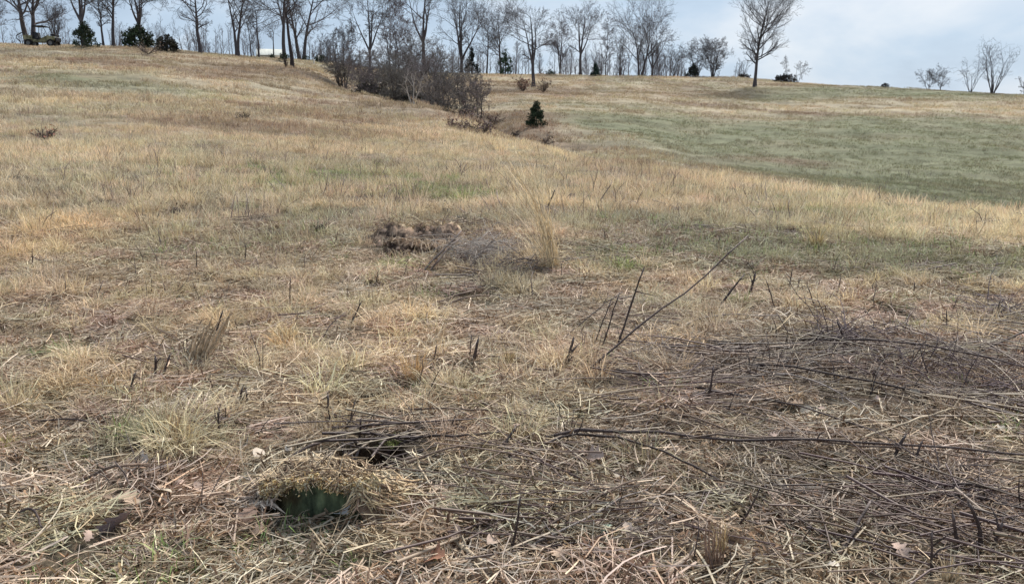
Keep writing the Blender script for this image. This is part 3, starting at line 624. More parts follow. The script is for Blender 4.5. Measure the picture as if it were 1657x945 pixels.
# ------------------------------------------------------------------ utility vehicle on the left ridge
def mat_plain(name, c, rough=.6, metal=0.0, scale=20):
    m = mat_noise(name, tuple(np.array(c) * .8), tuple(np.array(c) * 1.2), scale, rough, .1); m.node_tree.nodes['Principled BSDF'].inputs['Metallic'].default_value = metal; return m
M_camo = mat_noise('camouflage_paint', (.07, .075, .035), (.30, .28, .18), 3.2, .5, .05, detail=2)
M_black = mat_plain('black_plastic', (.02, .02, .022), .6); M_tyre = mat_plain('tyre_rubber', (.018, .018, .018), .9); M_rim = mat_plain('wheel_rim', (.12, .12, .12), .4, .6)
M_lamp = mat_plain('lamp_glass', (.6, .6, .6), .15)
def utv():
    p = G(70, 76); k = p[1] * 48 / FPX / 3.0                      # 3 m long
    root = empty('utility_vehicle', (p[0], p[1], p[2] - .02), math.radians(4)); root.scale = (k, k, k)
    lab(root, 'olive camouflage side-by-side utility vehicle with roof parked on the left ridge', 'vehicle')
    def prism(name, prof, y0, y1, mat, par=root):
        g = Geo(); n = len(prof); V = [(x, y0, z) for x, z in prof] + [(x, y1, z) for x, z in prof]
        g.add(V, [(i, (i+1) % n, n + (i+1) % n, n + i) for i in range(n)])
        g.add(V, [(0, i+1, i) for i in range(1, n-1)] + [(n, n+i, n+i+1) for i in range(1, n-1)])
        o = g.obj(name, mat, par); bv = o.modifiers.new('bevel', 'BEVEL'); bv.width = .02; bv.segments = 2; return o
    body = prism('body', [(-.62, .42), (.62, .42), (.82, .62), (1.38, .62), (1.44, .78), (1.36, .92), (.75, 1.02), (.62, .62), (-.3, .60), (-.62, .72)], -.70, .70, M_camo)
    prism('cargo_bed', [(-1.50, .66), (-.64, .66), (-.64, 1.02), (-1.50, 1.04)], -.70, .70, M_camo)
    prism('front_bumper', [(1.40, .45), (1.52, .48), (1.54, .85), (1.46, .85)], -.55, .55, M_black)
    prism('front_rack', [(.95, 1.01), (1.40, .96), (1.42, 1.14), (1.0, 1.16)], -.5, .5, M_black)
    prism('roof', [(-.55, 1.86), (.45, 1.86), (.52, 1.90), (.40, 1.95), (-.52, 1.95)], -.66, .66, M_black)
    g = Geo()
    for s in (-.64, .64):
        for pts in ([(.78, s, .98), (.62, s, 1.45), (.42, s, 1.87)], [(-.60, s, .66), (-.58, s, 1.3), (-.52, s, 1.87)], [(-.52, s, 1.87), (0, s, 1.88), (.42, s, 1.87)], [(.0, s, .62), (.0, s, .95), (-.02, s, 1.1)]):
            g.tubes(np.array([pts]), .028, 6, (1, 1, 1))
    for x in (-.52, .42): g.tubes(np.array([[(x, -.64, 1.86), (x, 0, 1.87), (x, .64, 1.86)]]), .028, 6)
    g.obj('roll_cage', M_black, root)
    for yy in (-.34, .34):
        st = prism('seat', [(-.50, .62), (.10, .62), (.12, .80), (-.36, .80), (-.44, 1.35), (-.58, 1.33)], yy - .26, yy + .26, M_black)
    g = Geo(); a = np.linspace(0, 2*np.pi, 13); g.tubes(np.array([np.stack([.34 + .06 * np.sin(a), -.34 + .17 * np.cos(a), 1.12 + .16 * np.sin(a)], 1)]), .018, 5); g.obj('steering_wheel', M_black, root)
    for x in (-1.05, 1.02):
        for s in (-1, 1):
            w = empty('wheel', (x, s * .66, .33)); w.parent = root
            g = Geo(); a = np.arange(20) * 2 * np.pi / 20; prof = [(.19, -.11), (.30, -.125), (.335, -.07), (.335, .07), (.30, .125), (.19, .11)]
            V = np.array([[(r * np.cos(q), yy, r * np.sin(q)) for r, yy in prof] for q in a]).reshape(-1, 3); n = len(prof)
            g.add(V, [(i*n + j, i*n + (j+1) % n, ((i+1) % 20)*n + (j+1) % n, ((i+1) % 20)*n + j) for i in range(20) for j in range(n)]); g.obj('tyre', M_tyre, w)
            g = Geo(); V = [(.2*np.cos(q), yy, .2*np.sin(q)) for yy in (-.09, .09) for q in a]; g.add(V, [(i, (i+1) % 20, 20 + (i+1) % 20, 20 + i) for i in range(20)])
            V = V + [(0, -.06, 0), (0, .06, 0)]; g.add(V, [(i, 40, (i+1) % 20) for i in range(20)] + [(20+i, 20+(i+1) % 20, 41) for i in range(20)]); g.obj('rim', M_rim, w)
    for s in (-.42, .42): prism('headlight', [(1.39, .80), (1.45, .80), (1.43, .90), (1.38, .90)], s - .12, s + .12, M_lamp)
    g = Geo(); g.tubes(np.array([[(-1.5, 0, 1.0), (-1.62, 0, 1.28), (-1.95, 0, 1.30), (-2.4, 0, 1.05), (-2.42, 0, .80), (-2.1, 0, .45)]]), .05, 6); g.obj('rear_boom', M_black, root)
utv()

# ------------------------------------------------------------------ grass and litter
def scatter(name, protos, x, y, sc_, idx, col, label, cat, tilt=.12, rz=None, dz=0.0, rng=None, zs=1.0):
    rng = rng or np.random.default_rng(len(name) * 31)
    n = len(x); z = height(x, y) + dz
    me = bpy.data.meshes.new(name); me.vertices.add(n); me.vertices.foreach_set('co', np.stack([x, y, z], 1).astype(np.float32).ravel())
    # follow the slope of the ground
    e = .15; nx = -(height(x + e, y, False) - height(x - e, y, False)) / (2*e); ny = -(height(x, y + e, False) - height(x, y - e, False)) / (2*e)
    rzv = rng.random(n) * 6.283 if rz is None else rz
    ex = nx + rng.normal(0, tilt, n); ey = ny + rng.normal(0, tilt, n); w3 = unit(np.stack([ex, ey, np.ones(n)], 1))
    h3 = np.stack([np.cos(rzv), np.sin(rzv), 0 * rzv], 1); v3 = unit(np.cross(w3, h3)); u3 = np.cross(v3, w3)
    rot = np.stack([np.arctan2(v3[:, 2], w3[:, 2]), -np.arcsin(np.clip(u3[:, 2], -1, 1)), np.arctan2(u3[:, 1], u3[:, 0])], 1)
    a = me.attributes.new('rot', 'FLOAT_VECTOR', 'POINT'); a.data.foreach_set('vector', rot.astype(np.float32).ravel())
    s3 = np.repeat(np.asarray(sc_, np.float32)[:, None], 3, 1); s3[:, 2] *= zs; a = me.attributes.new('scl', 'FLOAT_VECTOR', 'POINT'); a.data.foreach_set('vector', s3.ravel())
    a = me.attributes.new('idx', 'INT', 'POINT'); a.data.foreach_set('value', np.asarray(idx, np.int32))
    c4 = np.concatenate([col, np.ones((n, 1))], 1).astype(np.float32); a = me.attributes.new('icol', 'FLOAT_COLOR', 'POINT'); a.data.foreach_set('color', c4.ravel())
    o = link(bpy.data.objects.new(name, me)); lab(o, label, cat, kind='stuff')
    ng = bpy.data.node_groups.new(name + '_scatter', 'GeometryNodeTree')
    ng.interface.new_socket('Geometry', in_out='INPUT', socket_type='NodeSocketGeometry'); ng.interface.new_socket('Geometry', in_out='OUTPUT', socket_type='NodeSocketGeometry')
    gi = ng.nodes.new('NodeGroupInput'); go = ng.nodes.new('NodeGroupOutput'); jn = ng.nodes.new('GeometryNodeJoinGeometry')
    for pr in reversed(protos):
        oi = ng.nodes.new('GeometryNodeObjectInfo'); oi.inputs['Object'].default_value = pr; oi.inputs['As Instance'].default_value = False
        gti = ng.nodes.new('GeometryNodeGeometryToInstance'); ng.links.new(oi.outputs['Geometry'], gti.inputs[0]); ng.links.new(gti.outputs[0], jn.inputs[0])
    ip = ng.nodes.new('GeometryNodeInstanceOnPoints'); ip.inputs['Pick Instance'].default_value = True
    ng.links.new(gi.outputs[0], ip.inputs['Points']); ng.links.new(jn.outputs[0], ip.inputs['Instance'])
    for nm, ty, s in (('rot', 'FLOAT_VECTOR', 'Rotation'), ('scl', 'FLOAT_VECTOR', 'Scale'), ('idx', 'INT', 'Instance Index')):
        at = ng.nodes.new('GeometryNodeInputNamedAttribute'); at.data_type = ty; at.inputs['Name'].default_value = nm
        ng.links.new(at.outputs['Attribute'], ip.inputs[s])
    ng.links.new(ip.outputs[0], go.inputs[0])
    md = o.modifiers.new('scatter', 'NODES'); md.node_group = ng
    return o
def proto(name, g, mat): return bpy.data.objects.new(name, g.mesh(name, mat))      # unlinked source shape
PAL = np.array([(1.25, 1.22, 1.15), (1.0, 1.0, 1.0), (1.1, 1.02, .9), (.85, .8, .75), (.62, .55, .48), (1.4, 1.38, 1.3), (.95, .85, .7), (.42, .34, .30)])
PW = np.array([.17, .18, .14, .12, .11, .12, .07, .09])
def pal(rng, n, p=PW): return PAL[rng.choice(len(PAL), n, p=p / p.sum())] * rng.uniform(.8, 1.2, (n, 1))
def tuft(rng, n, h, r0, lean, width, droop=.3, K=4, curve=1.6):
    a = rng.random(n) * 6.283; b = rng.random(n)**.6 * r0; la = a + rng.normal(0, 1.0, n); ln = np.abs(rng.normal(lean, lean * .6, n)); hh = h * rng.uniform(.4, 1.1, n)
    s = np.linspace(0, 1, K)[None, :]; base = np.stack([np.cos(a) * b, np.sin(a) * b], 1)
    off = (ln * hh)[:, None] * s**curve; zz = hh[:, None] * s * (1 - droop * np.clip(ln, 0, 1.4)[:, None] * s**2) - .01
    P = np.stack([base[:, :1] + np.cos(la)[:, None] * off, base[:, 1:] + np.sin(la)[:, None] * off, zz], 2)
    P[:, 1:-1] += rng.normal(0, h * .02, (n, K - 2, 3)); W = width * rng.uniform(.6, 1.3, n)[:, None] * np.array([1, .95, .8, .3])[:K][None, :] if K == 4 else width
    th = rng.random(n) * 6.283; return P, W, np.stack([np.cos(th), np.sin(th), 0 * th], 1)
def mat_strands(rng, n, R, l0, l1, z1, K=4, align=None, aspread=.5, curl=.25, tilt=.12):
    c = np.stack([*(rng.normal(0, R * .5, (2, n))), rng.random(n)**1.5 * z1 + .004], 1)
    a = rng.random(n) * 6.283 if align is None else rng.normal(align, aspread, n); L = rng.uniform(l0, l1, n)
    s = np.linspace(-.5, .5, K)[None, :]; cu = rng.normal(0, curl, n)[:, None]; aa = a[:, None] + cu * s * 2
    ti = rng.normal(0, tilt, n)[:, None]
    P = np.stack([c[:, :1] + L[:, None] * s * np.cos(aa), c[:, 1:2] + L[:, None] * s * np.sin(aa), c[:, 2:] + L[:, None] * (s * ti + .10 * rng.normal(0, 1, n)[:, None] * (s**2 - .08))], 2)
    P[:, :, 2] = np.maximum(P[:, :, 2], -.012); roll = rng.normal(0, .6, n); sd = np.stack([-np.sin(a) * np.cos(roll), np.cos(a) * np.cos(roll), np.sin(roll)], 1)
    return P, sd
rg = np.random.default_rng(11)
def build_protos():
    D = {}
    def mk(key, cnt, fn, mat=M_grass): D[key] = [proto('%s_source_%d' % (key, i), fn(), mat) for i in range(cnt)]
    def near_mat():
        g = Geo(); n = 175; c = rg.uniform(-.17, .17, (n, 2))
        P, sd = mat_strands(rg, n, .001, .04, .26, .045, K=3, curl=.14); P[:, :, :2] += c[:, None, :]; g.ribbons(P, (rg.uniform(.0018, .0045, n) * rg.choice([1, 1, 1, 1.5], n))[:, None], sd, pal(rg, n))
        n = 7; c = rg.uniform(-.15, .15, (n, 2)); P, sd = mat_strands(rg, n, .001, .25, .5, .06, K=5, curl=.12); P[:, :, :2] += c[:, None, :]; g.ribbons(P, rg.uniform(.003, .006, n)[:, None], sd, pal(rg, n) * 1.15)
        n = 160; c = rg.uniform(-.17, .17, (n, 2)); P, sd = mat_strands(rg, n, .001, .015, .09, .034, K=3, tilt=.6); P[:, :, :2] += c[:, None, :]
        g.ribbons(P, rg.uniform(.003, .010, n)[:, None], sd, pal(rg, n, np.array([.08, .14, .08, .2, .24, .04, .1, .22])) * np.array([.66, .56, .49])); return g
    def near_tuft():
        g = Geo(); n = 80; P, W, sd = tuft(rg, n, .25, .10, .75, .0040, .5); g.ribbons(P, W, sd, pal(rg, n)); return g
    def near_short():
        g = Geo(); n = 44; P, W, sd = tuft(rg, n, .09, .19, .7, .0034, .4); g.ribbons(P, W, sd, pal(rg, n)); return g
    def mid_tuft():
        g = Geo(); n = 34; P, W, sd = tuft(rg, n, .25, .16, .42, .0062, .35); g.ribbons(P, W, sd, pal(rg, n)); return g
    def mid_short():
        g = Geo(); n = 260; P, W, sd = tuft(rg, n, .13, .01, .55, .0075, .3); P[:, :, :2] += rg.uniform(-.45, .45, (n, 1, 2)); g.ribbons(P, W, sd, pal(rg, n)); return g
    def far_tuft():
        g = Geo(); n = 300; c = rg.uniform(-1.3, 1.3, (60, 2))[rg.integers(0, 60, n)] + rg.normal(0, .10, (n, 2)); P, W, sd = tuft(rg, n, .27, .01, .5, .017, .3); P[:, :, :2] += c[:, None]; g.ribbons(P, W, sd, pal(rg, n)); return g
    def cane_mat():
        g = Geo(); n = 30; P, sd = mat_strands(rg, n, .30, .30, 1.1, .07, K=5, align=0.0, aspread=.55, curl=.2, tilt=.09); R = (rg.uniform(.0016, .0046, n) * rg.choice([1, 1, 1, 1.7], n))[:, None] * np.linspace(1, .55, 5)[None, :]
        cc = np.array([(.14, .094, .082), (.185, .128, .098), (.095, .062, .058), (.27, .20, .145), (.40, .31, .22)])[rg.choice(5, n, p=[.29, .27, .20, .15, .09])]; g.tubes(P, R, 4, cc, cap=False); return g
    def dark_stub():
        g = Geo(); n = 5; P, W, sd = tuft(rg, n, .20, .16, .55, .005, .1); g.tubes(P, np.array([[.0036, .0032, .0026, .0016]]) * rg.uniform(.5, 1.2, (n, 1)), 4, np.array([(.06, .045, .042)]) * rg.uniform(.7, 1.6, (n, 1))); return g
    def green_tuft():
        g = Geo(); n = 46; P, W, sd = tuft(rg, n, .10, .13, .8, .0042, .5); c = np.array([(.23, .33, .10), (.31, .40, .14), (.17, .26, .10), (.42, .42, .2)])[rg.integers(0, 4, n)] * rg.uniform(.7, 1.2, (n, 1)); g.ribbons(P, W, sd, c); return g
    mk('near_mat', 10, near_mat); mk('near_tuft', 8, near_tuft); mk('near_short', 7, near_short); mk('mid_tuft', 8, mid_tuft); mk('mid_short', 8, mid_short)
    mk('far_tuft', 7, far_tuft); mk('cane_mat', 9, cane_mat, M_canes); mk('dark_stub', 6, dark_stub, M_canes); mk('green_tuft', 6, green_tuft)
    return D
PR = build_protos()
def sector(rng, n, y0, y1, t=.70):
    y = np.sqrt(rng.random(n) * (y1*y1 - y0*y0) + y0*y0); x = rng.uniform(-t, t, n) * y; return x, y
STUMP = G(520, 838, False)
def clear_of(x, y, big=False):
    k = np.ones(len(x), bool)
    for hx, hy, rx, ry, dp in HOLES: k &= ((x - hx) / (rx * (1.6 if dp > .3 and big is not None else .95)))**2 + ((y - hy) / (ry * (1.45 if dp > .3 and big is not None else .95)))**2 > 1
    sx, sy = STUMP[0] + .02, STUMP[1] + .22
    k &= ((x - sx) / .31)**2 + ((y - sy + .03) / .24)**2 > 1
    if big: k &= ((x - HOLE2[0]) / .80)**2 + ((y - HOLE2[1] + .45) / .95)**2 > 1
    if big: k &= ((x - sx) / .42)**2 + ((y - (sy - .22)) / .36)**2 > 1
    return k
def tint(rng, c, v=.22, hue=.06): return c * rng.uniform(1 - v, 1 + v, (len(c), 1)) * rng.uniform(1 - hue, 1 + hue, (len(c), 3))
def put(name, key, n, y0, y1, dens, s0, s1, label, cat, seed, colmul=1.0, big=False, grey=0.0, **kw):
    rng = np.random.default_rng(seed); x, y = sector(rng, n, y0, y1); c, z = zone_colour(x, y)
    keep = (rng.random(n) < np.clip(dens(x, y, z, rng), 0, 1)) & clear_of(x, y, big)
    x, y, c = x[keep], y[keep], c[keep]; n = len(x)
    if grey: m = c.mean(1, keepdims=True) * np.array([[1.08, .99, .88]]); c = c * (1 - grey) + m * grey
    rz = kw.pop('rz', None)
    return scatter(name, PR[key], x, y, rng.uniform(s0, s1, n), rng.integers(0, len(PR[key]), n), tint(rng, c * colmul), label, cat, rng=rng, rz=rz(rng, n) if rz else None, **kw)
nz = lambda x, y, s, k: fbm(x / s, y / s, k, 3)
def tiles(name, key, y0, y1, step, label, cat, seed, colmul, grey, warm=(1.14, .98, .82), dens=None, s0=.9, s1=1.2, tilt=.05, rz=None, plain=False, big=False, short_green=0.0):
    rng = np.random.default_rng(seed); gx, gy = np.meshgrid(np.arange(-y1 * .72, y1 * .72, step), np.arange(y0, y1, step))
    x = (gx + rng.uniform(-.45, .45, gx.shape) * step).ravel(); y = (gy + rng.uniform(-.45, .45, gx.shape) * step).ravel()
    k = np.abs(x) < .70 * y + .15; x, y = x[k], y[k]; c, z = zone_colour(x, y)
    k = clear_of(x, y, big)
    if dens is not None: k &= rng.random(len(x)) < np.clip(dens(x, y, z, rng), 0, 1)
    x, y, c = x[k], y[k], c[k]; n = len(x); sg = 1 - short_green * z['green'][k]
    if plain: c = np.ones((n, 3)) * rng.uniform(.6, 1.15, (n, 1))
    m = c.mean(1, keepdims=True) * np.array([warm]); c = c * (1 - grey) + m * grey
    scatter(name, PR[key], x, y, rng.uniform(s0, s1, n), rng.integers(0, len(PR[key]), n), tint(rng, c * colmul, .12), label, cat, tilt=tilt, rng=rng, rz=rz(rng, n) if rz else None, zs=sg)
tiles('straw_litter', 'near_mat', 1.7, 11.5, .27, 'mat of broken dry straw lying across the near ground', 'straw', 201, 1.12, .55, warm=(1.17, .97, .83), dens=lambda x, y, z, r: 1 - .3 * z['cane'])
tiles('grass_stubble', 'near_short', 1.7, 12.5, .27, 'short cropped dry stubble between the near straw', 'grass', 203, 1.05, .3, dens=lambda x, y, z, r: .9 - .5 * z['cane'])
put('dry_grass_tufts', 'near_tuft', 5600, 3.6, 14, lambda x, y, z, r: (sstep(.53, .62, nz(x, y, .8, 61)) * .8 + .65 * z['orange'] + .3 * z['tan']) * (1 - .7 * z['green']) * sstep(3.4, 5.4, y - x * .6) * (1 - z['cane']) + .02, .4, 1.15, 'dry tan grass tufts of the left foreground', 'grass', 204, 1.36, big=True)
put('standing_grass', 'mid_tuft', 26000, 10, 48, lambda x, y, z, r: (.05 + .85 * sstep(.45, .60, nz(x, y, 2.2, 71)) * (.35 + .65 * sstep(.40, .58, nz(x, y, .7, 72))) + .5 * z['tan'] + .5 * z['orange']) * (1 - .85 * z['green']) * (1 - .4 * z['brown']) * (1 - .6 * sstep(30, 48, y)), .4, 1.3, 'standing dry grass over the middle of the field', 'grass', 205, 1.22, big=True)
tiles('mid_sward', 'mid_short', 9, 48, .75, 'short pale sward under the standing grass', 'grass', 206, 1.12, .15, warm=(1.1, .98, .86), s0=.9, s1=1.15, tilt=.03)
tiles('far_sward', 'far_tuft', 36, 136, 2.1, 'short dry grass on the far slopes', 'grass', 207, 1.1, 0, s0=.85, s1=1.2, tilt=.01, short_green=.42)
def canes():
    rng = np.random.default_rng(208)
    tiles('fallen_canes', 'cane_mat', 2.0, 13.5, .36, 'tangle of cut dark brush canes lying flat over the right foreground', 'cane', 208, 1.0, 0, dens=lambda x, y, z, r: z['cane'] * .95 + .05, s0=.6, s1=1.15, tilt=.04,
          rz=lambda r, n: r.normal(-.2, .6, n) + 3.1416 * r.integers(0, 2, n), plain=True, big=True)
    x, y = sector(rng, 1500, 2.6, 15); c, z = zone_colour(x, y); keep = (rng.random(len(x)) < .13 + .5 * z['cane']) & clear_of(x, y, True); x, y = x[keep], y[keep]; n = len(x)
    scatter('cut_stubs', PR['dark_stub'], x, y, rng.uniform(.5, 1.2, n), rng.integers(0, 6, n), np.ones((n, 3)) * rng.uniform(.7, 1.6, (n, 1)), 'thin dark cut brush stubs standing in the straw', 'stub', tilt=.25, rng=rng)
    x, y = sector(rng, 9000, 1.8, 22); c, z = zone_colour(x, y); keep = (rng.random(len(x)) < z['green'] * .85 + .02) & clear_of(x, y); x, y = x[keep], y[keep]; n = len(x)
    scatter('green_grass', PR['green_tuft'], x, y, rng.uniform(.5, 1.2, n) * (1 + y * .03), rng.integers(0, 6, n), np.ones((n, 3)) * rng.uniform(.75, 1.15, (n, 1)), 'fresh green winter grass growing through the straw', 'grass', rng=rng)
canes()
def tussocks():
    rng = np.random.default_rng(231); x, y = sector(rng, 9000, 12, 75); c, z = zone_colour(x, y)
    keep = (rng.random(len(x)) < sstep(.56, .68, nz(x, y, 1.6, 91)) * .5 * (1 - .7 * z['green'])) & clear_of(x, y, True); x, y, c = x[keep], y[keep], c[keep]; n = len(x)
    scatter('brown_tussocks', PR['mid_tuft'], x, y, rng.uniform(.5, 1.15, n) * (1 + y * .006), rng.integers(0, 8, n), c * rng.uniform(.35, .8, (n, 1)) * np.array([[1.05, .93, .85]]), 'dark brown tussocks dotted through the pale standing grass', 'grass', rng=rng)
    x, y = sector(rng, 1100, 11, 50); n = len(x)
    scatter('weed_stalks', PR['dark_stub'], x, y, rng.uniform(.8, 2.0, n), rng.integers(0, 6, n), np.ones((n, 3)) * rng.uniform(1.2, 3.2, (n, 1)), 'thin dead weed stalks scattered over the middle of the field', 'weed', tilt=.2, rng=rng)
tussocks()

# ------------------------------------------------------------------ single cut stems and sticks
DARK = (.062, .044, .040); BRN = (.15, .105, .08); PALE = (.46, .37, .26); GREY = (.26, .22, .20)
def at_depth(px, py, y): r = ray(px, py); return np.array([r[0] / r[1] * y, y, CAM_H + r[2] / r[1] * y])
def stick(label, base, tip, r=.006, dy=0.0, col=DARK, lying=False, mid=None, name='cut_stem', cat='stem', lift=.02, sag=0.0, fork=None, group=None, end=.6, seed=0):
    """a stem from a ground point to a tip; lying stems rest along the ground, standing ones rise from it"""
    rng = np.random.default_rng(int(base[0] * 7 + base[1]) + seed); b = G(*base)
    if lying:
        pts = [b + [0, 0, lift * .6]]
        for q in (mid or []): pts.append(G(*q) + [0, 0, lift * 1.6])
        pts.append(G(*tip) + [0, 0, lift])
    else:
        t = at_depth(tip[0], tip[1], b[1] + dy); t[2] = max(t[2], float(height(t[0], t[1])) + .01); pts = [b - [0, 0, .03], t]
        if mid: pts.insert(1, at_depth(mid[0][0], mid[0][1], b[1] + dy * .5))
    pts = np.array(pts); seg = np.r_[0, np.cumsum(np.linalg.norm(np.diff(pts, axis=0), axis=1))]; K = 9 if len(pts) < 3 else 13; s = np.linspace(0, seg[-1], K)
    if len(pts) > 2: P = np.stack([pchip(seg, pts[:, i], s) for i in range(3)], 1)
    else: P = np.stack([np.interp(s, seg, pts[:, i]) for i in range(3)], 1)
    Ln = seg[-1]; w = np.cumsum(rng.normal(0, .006 * Ln, (K, 3)), 0); w -= np.linspace(0, 1, K)[:, None] * w[-1]; P += w; P[:, 2] -= sag * np.sin(np.linspace(0, np.pi, K))
    R = r * np.linspace(1.0, end, K) * (1 + rng.normal(0, .05, K)); kn = rng.integers(1, K - 1, 2); R[kn] *= 1.18
    o0 = P[0].copy(); g = Geo(); base = np.array(col) * rng.uniform(.75, 1.15)
    g.tubes((P - o0)[None], R[None], 7, base[None]); rc = base * rng.uniform(.7, 1.35, (K, 1)) * (1 + np.linspace(0, .25, K)[:, None] * np.array([[1., .9, .8]])); rc[-1] = rc[-1] * 1.3 + .05
    g.C[-1] = np.repeat(rc, 7, axis=0)
    for q in range(rng.integers(1, 4) if Ln > .12 else 1):        # snapped side twigs
        k = rng.integers(2, K - 1); a = P[k] - o0; d = unit(P[min(k+1, K-1)] - P[k-1] + rng.normal(0, .8, 3) * np.linalg.norm(P[min(k+1, K-1)] - P[k-1])); e = a + d * rng.uniform(.03, .10) * (1 if Ln < .5 else 1.6)
        g.tubes(np.stack([a, (a + e) / 2 + rng.normal(0, .003, 3), e])[None], R[k] * np.array([[.6, .5, .25]]), 5, (base * rng.uniform(.8, 1.5))[None])
    for q in range(3):                                             # frayed tip
        e = P[-1] - o0; d = unit(P[-1] - P[-2] + rng.normal(0, .25, 3) * np.linalg.norm(P[-1] - P[-2])); g.tubes(np.stack([e - d * .012, e, e + d * rng.uniform(.008, .03)])[None], R[-1] * np.array([[.6, .5, .12]]), 4, (base * 1.8 + .03)[None])
    if fork is not None:
        k, dxp, dyp = fork; a = P[int(k * (K - 1))] - o0; e = a + np.array([dxp, 0, dyp]); g.tubes(np.stack([a, (a + e) / 2 + rng.normal(0, .004, 3), e])[None], r * .7 * np.array([[1, .9, .75]]), 6, np.array(col)[None])
    ob = g.obj(name, M_stick, None, True, tuple(o0)); lab(ob, label, cat, group); return ob
